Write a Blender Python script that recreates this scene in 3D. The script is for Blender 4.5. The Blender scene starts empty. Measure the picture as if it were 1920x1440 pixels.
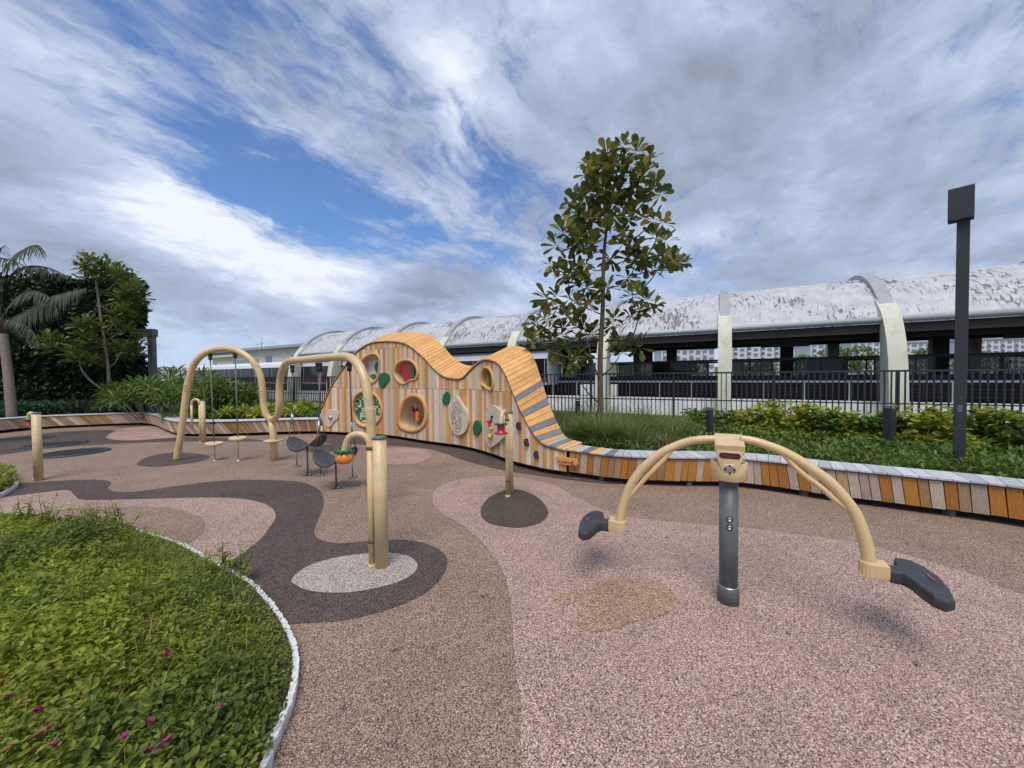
import bpy, bmesh, math, random
import numpy as np
from mathutils import Vector, Matrix
from mathutils.geometry import tessellate_polygon
random.seed(7); rng = np.random.default_rng(7)
PI = math.pi
SC = bpy.context.scene
COL = SC.collection
# ------------------------------------------------------------------ camera
FPX, H = 700.0, 1.6                      # focal length in photo pixels (1920 wide), eye height
PITCH, ROLL = math.atan(17/700.0), 0.0105
F_ = Vector((0, math.cos(PITCH), -math.sin(PITCH)))
U0 = Vector((0, math.sin(PITCH), math.cos(PITCH))); R0 = Vector((1, 0, 0))
R_ = R0*math.cos(ROLL) - U0*math.sin(ROLL); U_ = U0*math.cos(ROLL) + R0*math.sin(ROLL)
cd = bpy.data.cameras.new('camera'); cam = bpy.data.objects.new('camera', cd); COL.objects.link(cam)
cd.sensor_width = 36; cd.lens = FPX/1920*36; cd.clip_start = 0.05; cd.clip_end = 6000
M = Matrix((R_, U_, -F_)).transposed().to_4x4(); M.translation = (0, 0, H); cam.matrix_world = M
SC.camera = cam
def ray(px, py): return F_*FPX + R_*(px-960) - U_*(py-720)
def G(px, py, z=0.0):
    r = ray(px, py); t = (z-H)/r.z
    return Vector((r.x*t, r.y*t, z))
def D(px, py, depth):
    r = ray(px, py); t = depth/r.y
    return Vector((r.x*t, depth, H+r.z*t))
# ------------------------------------------------------------------ world, sun, exposure
SC.view_settings.view_transform = 'Standard'; SC.view_settings.look = 'None'
SC.view_settings.exposure = 0.92; SC.view_settings.gamma = 1.0; SC.view_settings.use_curve_mapping = False
SUN_EL, SUN_AZ = 62, 188                  # azimuth measured clockwise from +Y (camera looks to +Y)
W = bpy.data.worlds.new('World'); SC.world = W; W.use_nodes = True
def build_world():
    nt = W.node_tree; nt.nodes.clear(); N = nt.nodes; L = nt.links
    def node(t, **k):
        n = N.new(t)
        for a, b in k.items(): setattr(n, a, b)
        return n
    def mth(op, a, b=None, c=None, clamp=False):
        n = node('ShaderNodeMath', operation=op); n.use_clamp = clamp
        for i, v in enumerate((a, b, c)):
            if v is None: continue
            if isinstance(v, (int, float)): n.inputs[i].default_value = v
            else: L.new(v, n.inputs[i])
        return n.outputs[0]
    sky = node('ShaderNodeTexSky', sky_type='NISHITA', sun_disc=False)
    sky.sun_elevation = math.radians(SUN_EL); sky.sun_rotation = math.radians(SUN_AZ); sky.air_density = 1.0; sky.dust_density = 0.6; sky.ozone_density = 2.0
    tc = node('ShaderNodeTexCoord'); sep = node('ShaderNodeSeparateXYZ'); L.new(tc.outputs['Generated'], sep.inputs[0])
    x, y, z = sep.outputs
    K = 0.22
    zz = mth('ADD', mth('MAXIMUM', z, 0.0), K)
    P = node('ShaderNodeCombineXYZ'); L.new(mth('DIVIDE', x, zz), P.inputs[0]); L.new(mth('DIVIDE', y, zz), P.inputs[1])
    def pp(px, py):
        r = ray(px, py).normalized(); return np.array([r.x, r.y])/(max(r.z, 0)+K)
    def noise(vec, scale, detail=6, rough=0.55, dist=0.0):
        n = node('ShaderNodeTexNoise'); n.inputs['Scale'].default_value = scale; n.inputs['Detail'].default_value = detail
        n.inputs['Roughness'].default_value = rough; n.inputs['Distortion'].default_value = dist; L.new(vec, n.inputs['Vector']); return n
    def vm(op, a, b):
        n = node('ShaderNodeVectorMath', operation=op); L.new(a, n.inputs[0])
        if isinstance(b, tuple): n.inputs[1].default_value = b
        else: L.new(b, n.inputs[1])
        return n.outputs[0]
    wn = noise(P.outputs[0], 1.6, 7, 0.6)
    warp = vm('SCALE', vm('SUBTRACT', wn.outputs['Color'], (.5, .5, .5)), (0, 0, 0)); warp.node.inputs['Scale'].default_value = 0.42
    PW = vm('ADD', P.outputs[0], warp)
    # wind streaks run along one direction of the cloud sheet
    a, b = pp(380, 110), pp(880, 420); ang = math.atan2(b[1]-a[1], b[0]-a[0])
    mp = node('ShaderNodeMapping'); mp.inputs['Rotation'].default_value = (0, 0, -ang); mp.vector_type = 'POINT'
    warp2 = vm('SCALE', vm('SUBTRACT', wn.outputs['Color'], (.5, .5, .5)), (0, 0, 0)); warp2.node.inputs['Scale'].default_value = 0.28
    L.new(vm('ADD', P.outputs[0], warp2), mp.inputs[0])
    st = node('ShaderNodeMapping'); st.inputs['Scale'].default_value = (1.0, 2.5, 1); L.new(mp.outputs[0], st.inputs[0])
    streak = noise(st.outputs[0], 2.0, 9, 0.62, 0.3).outputs['Fac']
    st2 = node('ShaderNodeMapping'); st2.inputs['Scale'].default_value = (2.0, 5.0, 1); st2.inputs['Location'].default_value = (3, 1, 0); L.new(mp.outputs[0], st2.inputs[0])
    fine = noise(st2.outputs[0], 2.6, 8, 0.65, 0.6).outputs['Fac']
    puff = noise(PW, 1.9, 10, 0.58).outputs['Fac']
    puff2 = noise(PW, 4.5, 9, 0.6, .3).outputs['Fac']
    hor = node('ShaderNodeMapRange'); hor.interpolation_type = 'SMOOTHSTEP'; L.new(z, hor.inputs[0]); hor.inputs[1].default_value = .34; hor.inputs[2].default_value = .05; hor.inputs[3].default_value = 0; hor.inputs[4].default_value = 1
    calm = mth('SUBTRACT', 1.0, mth('MULTIPLY', hor.outputs[0], .85))
    def blob(c, a, b, sharp=1.0, src=None):
        c, a, b = pp(*c), pp(*a), pp(*b)
        A = np.linalg.inv(np.array([a-c, b-c]).T)
        s2 = node('ShaderNodeSeparateXYZ'); L.new(vm('SUBTRACT', src or PW, (c[0], c[1], 0)), s2.inputs[0])
        X, Y = s2.outputs[0], s2.outputs[1]
        q1 = mth('ADD', mth('MULTIPLY', X, float(A[0, 0])), mth('MULTIPLY', Y, float(A[0, 1])))
        q2 = mth('ADD', mth('MULTIPLY', X, float(A[1, 0])), mth('MULTIPLY', Y, float(A[1, 1])))
        r2 = mth('ADD', mth('MULTIPLY', q1, q1), mth('MULTIPLY', q2, q2))
        return mth('POWER', 2.718, mth('MULTIPLY', mth('POWER', r2, sharp), -1.0))
    def total(items):
        t = None
        for bl, w in items:
            v = mth('MULTIPLY', bl, w); t = v if t is None else mth('ADD', t, v)
        return t
    holes = total([(blob((730, 435), (960, 520), (770, 345), 1.5), 1.3), (blob((500, 180), (820, 390), (640, 40), 1.0), 1.0),
                   (blob((930, 330), (1000, 430), (1010, 240), 1.0), .9), (blob((960, 90), (1020, 210), (1040, 20)), .85), (blob((440, 330), (560, 420), (470, 290), 1.2), .5),
                   (blob((600, 20), (850, 150), (700, -80)), .75), (blob((230, 40), (360, 160), (300, -40)), .35)])
    cov = mth('ADD', mth('MULTIPLY', mth('ADD', mth('ADD', mth('MULTIPLY', mth('SUBTRACT', streak, .5), 2.6), mth('MULTIPLY', mth('SUBTRACT', fine, .5), 3.0)), mth('MULTIPLY', mth('SUBTRACT', puff2, .5), 2.2)), calm), mth('MULTIPLY', hor.outputs[0], .6))
    solid = total([(blob((60, 420), (300, 700), (240, 330)), .9), (blob((420, 500), (740, 650), (450, 420)), .75),
                   (blob((1400, 300), (1900, 560), (1560, -60)), 1.3), (blob((800, 540), (1000, 440), (900, 620)), .9),
                   (blob((830, 130), (880, 220), (890, 100)), .7), (blob((690, 300), (900, 450), (730, 262)), .9)])
    cover = mth('ADD', mth('ADD', 0.72, cov), mth('SUBTRACT', solid, mth('MULTIPLY', holes, .92)))
    sm = node('ShaderNodeMapRange'); sm.interpolation_type = 'SMOOTHSTEP'; L.new(cover, sm.inputs[0])
    sm.inputs[1].default_value = -.25; sm.inputs[2].default_value = 1.35; sm.inputs[3].default_value = .03; sm.inputs[4].default_value = .97
    dark = total([(blob((20, 270), (230, 330), (60, 160), 1.2), .82), (blob((250, 500), (450, 540), (200, 430), 1.1), .42), (blob((1290, 290), (1430, 340), (1320, 140), 1.1), .36),
                  (blob((1250, 130), (1330, 160), (1290, 60), 1.0), .15), (blob((1150, 210), (1250, 220), (1160, 130), 1.0), .1),
                  (blob((830, 545), (1000, 500), (850, 485), 1.2), .62), (blob((1000, 410), (1080, 430), (1010, 340), 1.0), .34), (blob((1650, 200), (1950, 120), (1700, 380)), .12)])
    lite = total([(blob((330, 400), (560, 540), (420, 330), 1.0), .62), (blob((840, 170), (900, 300), (900, 110), 1.2), .38), (blob((1360, 60), (1440, 110), (1420, 0), 1.0), .42), (blob((1130, 90), (1220, 200), (1180, 40), 1.0), .3),
                  (blob((620, 540), (900, 590), (640, 480)), .35), (blob((980, 520), (1080, 560), (1000, 440)), .35), (blob((1130, 230), (1180, 300), (1170, 200)), .2)])
    br = mth('ADD', mth('ADD', .43, mth('MULTIPLY', mth('SUBTRACT', puff, .5), 1.3)), mth('ADD', mth('MULTIPLY', mth('ADD', mth('MULTIPLY', mth('SUBTRACT', streak, .5), .9), mth('MULTIPLY', mth('SUBTRACT', puff2, .5), .9)), calm), mth('SUBTRACT', lite, dark)), clamp=True)
    ramp = node('ShaderNodeValToRGB'); L.new(br, ramp.inputs[0])
    e = ramp.color_ramp.elements
    e[0].position = 0; e[0].color = (.25, .29, .37, 1); e[1].position = 1; e[1].color = (.74, .79, .88, 1)
    m = e.new(.38); m.color = (.335, .40, .535, 1); m = e.new(.7); m.color = (.47, .54, .69, 1)
    # small bright cumulus sitting on the horizon
    hz = node('ShaderNodeMapping'); hz.inputs['Scale'].default_value = (4.2, 4.2, 9); L.new(tc.outputs['Generated'], hz.inputs[0])
    hn = noise(hz.outputs[0], 1.8, 8, .6).outputs['Fac']
    low = node('ShaderNodeMapRange'); low.interpolation_type = 'SMOOTHSTEP'; L.new(mth('ADD', z, mth('MULTIPLY', mth('SUBTRACT', .52, hn), .5)), low.inputs[0])
    low.inputs[1].default_value = .16; low.inputs[2].default_value = .03; low.inputs[3].default_value = 0; low.inputs[4].default_value = .75
    cm = node('ShaderNodeMixRGB'); L.new(low.outputs[0], cm.inputs[0]); L.new(ramp.outputs[0], cm.inputs[1]); cm.inputs[2].default_value = (.50, .60, .78, 1)
    STR = 0.1
    sc = node('ShaderNodeVectorMath', operation='SCALE'); L.new(cm.outputs[0], sc.inputs[0]); sc.inputs['Scale'].default_value = 0.65/STR
    sk = node('ShaderNodeMixRGB', blend_type='MULTIPLY'); sk.inputs[0].default_value = 1; L.new(sky.outputs[0], sk.inputs[1]); sk.inputs[2].default_value = (.52, .68, .88, 1)
    mx = node('ShaderNodeMixRGB'); L.new(sm.outputs[0], mx.inputs[0]); L.new(sk.outputs[0], mx.inputs[1]); L.new(sc.outputs[0], mx.inputs[2])
    bg = node('ShaderNodeBackground'); L.new(mx.outputs[0], bg.inputs[0]); bg.inputs[1].default_value = STR
    out = node('ShaderNodeOutputWorld'); L.new(bg.outputs[0], out.inputs[0])
build_world()
sd = bpy.data.lights.new('sun', 'SUN'); so = bpy.data.objects.new('sun', sd); COL.objects.link(so)
sd.energy = 1.5; sd.angle = math.radians(34); sd.color = (1, .93, .83)
az, el = math.radians(SUN_AZ), math.radians(SUN_EL)
sv = Vector((math.sin(az)*math.cos(el), math.cos(az)*math.cos(el), math.sin(el)))
so.rotation_euler = sv.to_track_quat('Z', 'Y').to_euler()

# ------------------------------------------------------------------ materials
def mat(name, col, rough=.5, metal=0.0, var=0.0, vscale=8.0, bump=0.0, bscale=40.0, dirt=None, spec=.5, objvar=0.0, stretch=(1, 1, 1), coat=0.0):
    m = bpy.data.materials.new(name); m.use_nodes = True; nt = m.node_tree; N, L = nt.nodes, nt.links
    b = N['Principled BSDF']; b.inputs['Roughness'].default_value = rough; b.inputs['Metallic'].default_value = metal
    b.inputs['Specular IOR Level'].default_value = spec; b.inputs['Coat Weight'].default_value = coat
    b.inputs['Base Color'].default_value = (*col, 1)
    src = None
    tc = N.new('ShaderNodeTexCoord'); mp = N.new('ShaderNodeMapping'); mp.inputs['Scale'].default_value = stretch; L.new(tc.outputs['Object'], mp.inputs[0])
    if var or dirt:
        n = N.new('ShaderNodeTexNoise'); n.inputs['Scale'].default_value = vscale; n.inputs['Detail'].default_value = 6; n.inputs['Roughness'].default_value = .65
        L.new(mp.outputs[0], n.inputs[0])
        r = N.new('ShaderNodeMapRange'); r.inputs[1].default_value = .3; r.inputs[2].default_value = .7; r.inputs[3].default_value = 1-var; r.inputs[4].default_value = 1+var*.6
        L.new(n.outputs['Fac'], r.inputs[0])
        mx = N.new('ShaderNodeMixRGB'); mx.blend_type = 'MULTIPLY'; mx.inputs[0].default_value = 1; mx.inputs[1].default_value = (*col, 1); L.new(r.outputs[0], mx.inputs[2]); src = mx.outputs[0]
        if dirt:
            dc, amt, ds = dirt
            n2 = N.new('ShaderNodeTexNoise'); n2.inputs['Scale'].default_value = ds; n2.inputs['Detail'].default_value = 8; n2.inputs['Roughness'].default_value = .7; L.new(mp.outputs[0], n2.inputs[0])
            r2 = N.new('ShaderNodeMapRange'); r2.inputs[1].default_value = .5; r2.inputs[2].default_value = .72; r2.inputs[4].default_value = amt; L.new(n2.outputs['Fac'], r2.inputs[0])
            m2 = N.new('ShaderNodeMixRGB'); L.new(r2.outputs[0], m2.inputs[0]); L.new(src, m2.inputs[1]); m2.inputs[2].default_value = (*dc, 1); src = m2.outputs[0]
    if objvar:
        oi = N.new('ShaderNodeObjectInfo'); r3 = N.new('ShaderNodeMapRange'); r3.inputs[3].default_value = 1-objvar; r3.inputs[4].default_value = 1+objvar; L.new(oi.outputs['Random'], r3.inputs[0])
        m3 = N.new('ShaderNodeMixRGB'); m3.blend_type = 'MULTIPLY'; m3.inputs[0].default_value = 1
        if src: L.new(src, m3.inputs[1])
        else: m3.inputs[1].default_value = (*col, 1)
        L.new(r3.outputs[0], m3.inputs[2]); src = m3.outputs[0]
    if src: L.new(src, b.inputs['Base Color'])
    if bump:
        n = N.new('ShaderNodeTexNoise'); n.inputs['Scale'].default_value = bscale; n.inputs['Detail'].default_value = 4; L.new(mp.outputs[0], n.inputs[0])
        bp = N.new('ShaderNodeBump'); bp.inputs['Strength'].default_value = bump; bp.inputs['Distance'].default_value = .01; L.new(n.outputs['Fac'], bp.inputs['Height']); L.new(bp.outputs[0], b.inputs['Normal'])
    return m
def granule(name, dark, mid, light, scale=215.0, f=(.28, .72)):
    m = bpy.data.materials.new(name); m.use_nodes = True; N, L = m.node_tree.nodes, m.node_tree.links
    b = N['Principled BSDF']; b.inputs['Roughness'].default_value = .85; b.inputs['Specular IOR Level'].default_value = .25
    tc = N.new('ShaderNodeTexCoord')
    v = N.new('ShaderNodeTexVoronoi'); v.inputs['Scale'].default_value = scale; L.new(tc.outputs['Object'], v.inputs['Vector'])
    s = N.new('ShaderNodeSeparateColor'); L.new(v.outputs['Color'], s.inputs[0])
    r = N.new('ShaderNodeValToRGB'); r.color_ramp.interpolation = 'LINEAR'; L.new(s.outputs[0], r.inputs[0])
    e = r.color_ramp.elements; e[0].position = .12; e[0].color = (*dark, 1); e[1].position = .95; e[1].color = (*light, 1)
    k = e.new(f[0]); k.color = (*[(a+b2)/2.2 for a, b2 in zip(dark, mid)], 1); k = e.new(.5); k.color = (*mid, 1); k = e.new(f[1]+.05); k.color = (*[m_*1.25 for m_ in mid], 1)
    n = N.new('ShaderNodeTexNoise'); n.inputs['Scale'].default_value = 1.1; n.inputs['Detail'].default_value = 9; n.inputs['Roughness'].default_value = .68; L.new(tc.outputs['Object'], n.inputs[0])
    rr = N.new('ShaderNodeMapRange'); rr.inputs[1].default_value = .32; rr.inputs[2].default_value = .68; rr.inputs[3].default_value = .80; rr.inputs[4].default_value = 1.10; L.new(n.outputs['Fac'], rr.inputs[0])
    mx = N.new('ShaderNodeMixRGB'); mx.blend_type = 'MULTIPLY'; mx.inputs[0].default_value = 1; L.new(r.outputs[0], mx.inputs[1]); L.new(rr.outputs[0], mx.inputs[2])
    # scattered dark grime and dried puddle marks
    n2 = N.new('ShaderNodeTexNoise'); n2.inputs['Scale'].default_value = .55; n2.inputs['Detail'].default_value = 10; n2.inputs['Roughness'].default_value = .75; n2.inputs['Distortion'].default_value = .8
    mp = N.new('ShaderNodeMapping'); mp.inputs['Location'].default_value = (4, 7, 0); L.new(tc.outputs['Object'], mp.inputs[0]); L.new(mp.outputs[0], n2.inputs[0])
    r2 = N.new('ShaderNodeMapRange'); r2.inputs[1].default_value = .58; r2.inputs[2].default_value = .74; r2.inputs[4].default_value = .5; L.new(n2.outputs['Fac'], r2.inputs[0])
    m2 = N.new('ShaderNodeMixRGB'); m2.blend_type = 'MULTIPLY'; L.new(r2.outputs[0], m2.inputs[0]); L.new(mx.outputs[0], m2.inputs[1]); m2.inputs[2].default_value = (.45, .42, .40, 1)
    L.new(m2.outputs[0], b.inputs['Base Color'])
    bp = N.new('ShaderNodeBump'); bp.inputs['Strength'].default_value = .55; bp.inputs['Distance'].default_value = .003; L.new(v.outputs['Distance'], bp.inputs['Height']); bp.invert = True; L.new(bp.outputs[0], b.inputs['Normal'])
    return m
def leafmat(name, cols, trans=.35, rough=.45, tr_col=None):
    m = bpy.data.materials.new(name); m.use_nodes = True; N, L = m.node_tree.nodes, m.node_tree.links
    b = N['Principled BSDF']; b.inputs['Roughness'].default_value = rough; b.inputs['Specular IOR Level'].default_value = .35
    g = N.new('ShaderNodeNewGeometry'); r = N.new('ShaderNodeValToRGB'); L.new(g.outputs['Random Per Island'], r.inputs[0])
    e = r.color_ramp.elements; e[0].color = (*cols[0], 1); e[1].color = (*cols[-1], 1)
    for i, c in enumerate(cols[1:-1]):
        k = e.new((i+1)/(len(cols)-1)); k.color = (*c, 1)
    tc = N.new('ShaderNodeTexCoord'); n = N.new('ShaderNodeTexNoise'); n.inputs['Scale'].default_value = 1.7; n.inputs['Detail'].default_value = 3; L.new(tc.outputs['Object'], n.inputs[0])
    rr = N.new('ShaderNodeMapRange'); rr.inputs[1].default_value = .3; rr.inputs[2].default_value = .7; rr.inputs[3].default_value = .72; rr.inputs[4].default_value = 1.25; L.new(n.outputs['Fac'], rr.inputs[0])
    mx = N.new('ShaderNodeMixRGB'); mx.blend_type = 'MULTIPLY'; mx.inputs[0].default_value = 1; L.new(r.outputs[0], mx.inputs[1]); L.new(rr.outputs[0], mx.inputs[2])
    L.new(mx.outputs[0], b.inputs['Base Color'])
    t = N.new('ShaderNodeBsdfTranslucent'); L.new(mx.outputs[0], t.inputs[0])
    ms = N.new('ShaderNodeMixShader'); ms.inputs[0].default_value = trans; L.new(b.outputs[0], ms.inputs[1]); L.new(t.outputs[0], ms.inputs[2]); L.new(ms.outputs[0], N['Material Output'].inputs[0])
    return m
MT = {}
MT['pink'] = granule('pink_rubber', (.07, .044, .036), (.40, .262, .212), (.78, .61, .52))
MT['tan'] = granule('tan_rubber', (.06, .04, .031), (.285, .19, .14), (.58, .44, .34))
MT['brown'] = granule('brown_rubber', (.025, .018, .017), (.095, .066, .060), (.24, .185, .17))
MT['umber'] = granule('umber_rubber', (.03, .022, .02), (.088, .064, .05), (.19, .15, .12))
MT['pale'] = granule('pale_rubber', (.07, .055, .045), (.40, .34, .30), (.72, .66, .60))
MT['sand'] = granule('sandy_rubber', (.06, .035, .02), (.37, .235, .155), (.70, .52, .38))
MT['cream'] = mat('cream_paint', (.68, .49, .255), .32, var=.05, vscale=6, dirt=((.36, .25, .13), .55, 4), coat=.1)
MT['creamold'] = mat('dusty_cream_paint', (.66, .49, .26), .42, var=.08, vscale=5, dirt=((.33, .24, .15), .5, 4))
MT['beige'] = mat('beige_board', (.62, .54, .42), .5, var=.06, vscale=6, dirt=((.4, .33, .24), .4, 7))
MT['steel'] = mat('steel', (.55, .55, .54), .3, 1.0, var=.1)
MT['zinc'] = mat('grey_post_paint', (.115, .13, .14), .45, .1, var=.18, vscale=5, dirt=((.22, .23, .22), .5, 6))
MT['char'] = mat('charcoal_metal', (.035, .038, .042), .5, .1, var=.12, vscale=5)
MT['rubber'] = mat('black_rubber', (.042, .045, .052), .55, var=.2, vscale=12, dirt=((.11, .11, .11), .45, 6), bump=.15, bscale=120)
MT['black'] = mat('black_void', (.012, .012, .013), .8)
MT['green'] = mat('green_plastic', (.01, .14, .05), .35, var=.08)
MT['red'] = mat('red_plastic', (.42, .012, .03), .3)
MT['yellow'] = mat('yellow_plastic', (.75, .42, .02), .35)
MT['orangep'] = mat('orange_plastic', (.80, .27, .04), .38, var=.1, vscale=10)
MT['ply'] = mat('plywood_edge', (.66, .34, .12), .5, var=.12, vscale=3, stretch=(1, 1, 14), bump=.1)
MT['plyin'] = mat('tunnel_ply', (.64, .47, .28), .55, var=.15, vscale=4, stretch=(1, 1, 6))
def wood(name, col, v=.16): return mat(name, col, .6, var=.2, vscale=9, stretch=(9, 9, .8), bump=.25, bscale=30, objvar=v, dirt=(tuple(c*.55 for c in col), .45, 5))
MT['w_or'] = wood('orange_board', (.64, .30, .075)); MT['w_ta'] = wood('tan_board', (.66, .43, .21)); MT['w_pk'] = wood('pale_board', (.74, .59, .47)); MT['w_gy'] = wood('greige_board', (.64, .56, .44))
MT['b_or'] = wood('weathered_orange_board', (.50, .21, .04)); MT['b_ta'] = wood('weathered_tan_board', (.50, .32, .175)); MT['b_pk'] = wood('weathered_pale_board', (.56, .44, .35)); MT['b_br'] = wood('weathered_brown_board', (.38, .21, .09))
MT['p_or'] = mat('orange_plank', (.76, .40, .13), .5, var=.14, vscale=8, objvar=.12, bump=.15, dirt=((.45, .22, .08), .35, 6))
MT['p_gy'] = mat('grey_plank', (.20, .20, .215), .6, var=.2, vscale=14, objvar=.12, bump=.2)
MT['p_wh'] = mat('weathered_plank', (.52, .53, .55), .62, var=.22, vscale=26, objvar=.18, bump=.3, bscale=60, dirt=((.16, .17, .18), .7, 28))
MT['soil'] = mat('planting_soil', (.05, .038, .026), .95, var=.3, vscale=9, bump=.6, bscale=30)
MT['kerb'] = mat('chipped_white_kerb', (.70, .71, .70), .6, var=.1, vscale=20, dirt=((.28, .26, .23), .8, 16), bump=.3)
MT['track'] = mat('track_ballast', (.16, .15, .14), .9, var=.3, vscale=3)
MT['land'] = mat('far_land', (.07, .09, .04), .95, var=.3, vscale=.05)
MT['conc'] = mat('cream_concrete', (.64, .63, .51), .75, var=.08, vscale=1.2, dirt=((.30, .27, .18), .55, 1.6), bump=.15, bscale=6, stretch=(1, 1, .35))
MT['white'] = mat('white_wall', (.80, .80, .78), .7, var=.08, vscale=2, dirt=((.33, .33, .31), .4, 1.4))
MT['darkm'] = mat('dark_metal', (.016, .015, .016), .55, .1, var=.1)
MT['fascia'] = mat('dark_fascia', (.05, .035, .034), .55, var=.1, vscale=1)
MT['gutter'] = mat('grey_gutter', (.38, .40, .42), .45, var=.08, vscale=2)
MT['rib'] = mat('rib_paint', (.36, .375, .40), .6, var=.12, vscale=1.2, dirt=((.14, .14, .14), .6, 2.5))
MT['bark'] = mat('bark', (.13, .10, .07), .9, var=.35, vscale=30, stretch=(1, 1, .4), bump=.6, bscale=50)
MT['bark2'] = mat('pale_bark', (.27, .23, .18), .9, var=.35, vscale=8, stretch=(1, 1, 5), bump=.5, bscale=30)
MT['trainw'] = mat('train_white', (.70, .71, .73), .35, var=.04)
MT['traing'] = mat('train_glass', (.012, .013, .016), .12)
MT['maroon'] = mat('maroon_paint', (.17, .012, .03), .4)
MT['glass'] = mat('dark_glass', (.02, .024, .025), .08)
MT['house'] = mat('house_wall', (.80, .75, .60), .8, var=.05, vscale=.8, dirt=((.4, .38, .3), .4, .5))
MT['bldw'] = mat('flats_white', (.66, .67, .70), .8, var=.04, vscale=.1)
MT['bldg'] = mat('flats_window', (.22, .25, .29), .3)
MT['l_bed'] = leafmat('bed_leaf', [(.18, .22, .02), (.25, .30, .032), (.33, .37, .05), (.19, .24, .025), (.42, .41, .07)], .45)
MT['l_bed2'] = leafmat('bed_leaf_dark', [(.08, .125, .018), (.12, .17, .024), (.16, .21, .03)], .35)
MT['l_tree'] = leafmat('tree_leaf', [(.08, .11, .025), (.11, .15, .03), (.15, .18, .035), (.26, .21, .04), (.08, .12, .028), (.36, .24, .05)], .42, .34)
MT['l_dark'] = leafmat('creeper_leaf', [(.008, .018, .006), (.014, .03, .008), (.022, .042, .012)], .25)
MT['l_mag'] = leafmat('rosette_leaf', [(.10, .14, .025), (.14, .19, .035), (.20, .24, .055), (.08, .12, .022)], .3)
MT['l_shrub'] = leafmat('shrub_leaf', [(.07, .14, .022), (.11, .20, .032), (.18, .28, .05), (.05, .10, .02)], .3)
MT['l_lime'] = leafmat('lime_leaf', [(.24, .34, .04), (.36, .43, .045), (.46, .44, .05), (.17, .27, .03), (.50, .36, .05)], .4)
MT['l_mix'] = leafmat('green_leaf', [(.10, .17, .025), (.15, .24, .035), (.07, .13, .022)], .35)
MT['l_strap'] = leafmat('strap_leaf', [(.07, .13, .02), (.11, .19, .03), (.17, .26, .045)], .3)
MT['l_grass'] = leafmat('grass_blade', [(.12, .19, .04), (.17, .25, .055), (.24, .31, .085), (.09, .15, .035)], .35)
MT['l_straw'] = leafmat('straw_blade', [(.22, .17, .09), (.30, .24, .13), (.16, .13, .06)], .3)
MT['l_blue'] = leafmat('bluegreen_leaf', [(.03, .075, .04), (.045, .10, .05), (.06, .13, .06)], .3)
MT['flower'] = leafmat('magenta_petal', [(.55, .01, .22), (.42, .01, .16)], .3)
MT['palm'] = leafmat('palm_leaf', [(.035, .055, .022), (.055, .08, .03), (.08, .105, .05)], .3)
MT['palmd'] = leafmat('worn_palm_leaf', [(.12, .145, .10), (.09, .12, .075)], .3)
def roofmat():
    m = bpy.data.materials.new('peeling_white_roof'); m.use_nodes = True; N, L = m.node_tree.nodes, m.node_tree.links
    b = N['Principled BSDF']; b.inputs['Roughness'].default_value = .6
    uv = N.new('ShaderNodeUVMap')
    mp = N.new('ShaderNodeMapping'); mp.inputs['Scale'].default_value = (2.3, .55, 1); mp.inputs['Rotation'].default_value = (0, 0, .18); L.new(uv.outputs[0], mp.inputs[0])
    n = N.new('ShaderNodeTexNoise'); n.inputs['Scale'].default_value = 2.6; n.inputs['Detail'].default_value = 9; n.inputs['Roughness'].default_value = .72; n.inputs['Distortion'].default_value = .7; L.new(mp.outputs[0], n.inputs[0])
    big = N.new('ShaderNodeTexNoise'); big.inputs['Scale'].default_value = .28; big.inputs['Detail'].default_value = 3; L.new(uv.outputs[0], big.inputs[0])
    ad = N.new('ShaderNodeMath'); ad.operation = 'ADD'; L.new(n.outputs['Fac'], ad.inputs[0])
    mu = N.new('ShaderNodeMath'); mu.operation = 'MULTIPLY_ADD'; L.new(big.outputs['Fac'], mu.inputs[0]); mu.inputs[1].default_value = .55; mu.inputs[2].default_value = -.275; L.new(mu.outputs[0], ad.inputs[1])
    r = N.new('ShaderNodeMapRange'); r.inputs[1].default_value = .545; r.inputs[2].default_value = .60; r.inputs[4].default_value = .95; L.new(ad.outputs[0], r.inputs[0])
    n3 = N.new('ShaderNodeTexNoise'); n3.inputs['Scale'].default_value = 1.4; n3.inputs['Detail'].default_value = 4; L.new(uv.outputs[0], n3.inputs[0])
    c = N.new('ShaderNodeValToRGB'); L.new(n3.outputs['Fac'], c.inputs[0]); c.color_ramp.elements[0].position = .35; c.color_ramp.elements[0].color = (.42, .425, .45, 1); c.color_ramp.elements[1].position = .65; c.color_ramp.elements[1].color = (.53, .535, .56, 1)
    mx = N.new('ShaderNodeMixRGB'); L.new(r.outputs[0], mx.inputs[0]); L.new(c.outputs[0], mx.inputs[1])
    c2 = N.new('ShaderNodeValToRGB'); L.new(big.outputs['Fac'], c2.inputs[0]); c2.color_ramp.elements[0].color = (.06, .06, .065, 1); c2.color_ramp.elements[1].color = (.17, .14, .145, 1); L.new(c2.outputs[0], mx.inputs[2])
    L.new(mx.outputs[0], b.inputs['Base Color']); return m
MT['roof'] = roofmat()
def seeglass():
    m = bpy.data.materials.new('screen_door_glass'); m.use_nodes = True; N, L = m.node_tree.nodes, m.node_tree.links; b = N['Principled BSDF']
    b.inputs['Base Color'].default_value = (.03, .035, .035, 1); b.inputs['Roughness'].default_value = .06; t = N.new('ShaderNodeBsdfTransparent'); t.inputs[0].default_value = (.75, .8, .78, 1)
    mx = N.new('ShaderNodeMixShader'); mx.inputs[0].default_value = .45; L.new(t.outputs[0], mx.inputs[1]); L.new(b.outputs[0], mx.inputs[2]); L.new(mx.outputs[0], N['Material Output'].inputs[0]); return m
MT['seeglass'] = seeglass()

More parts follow.
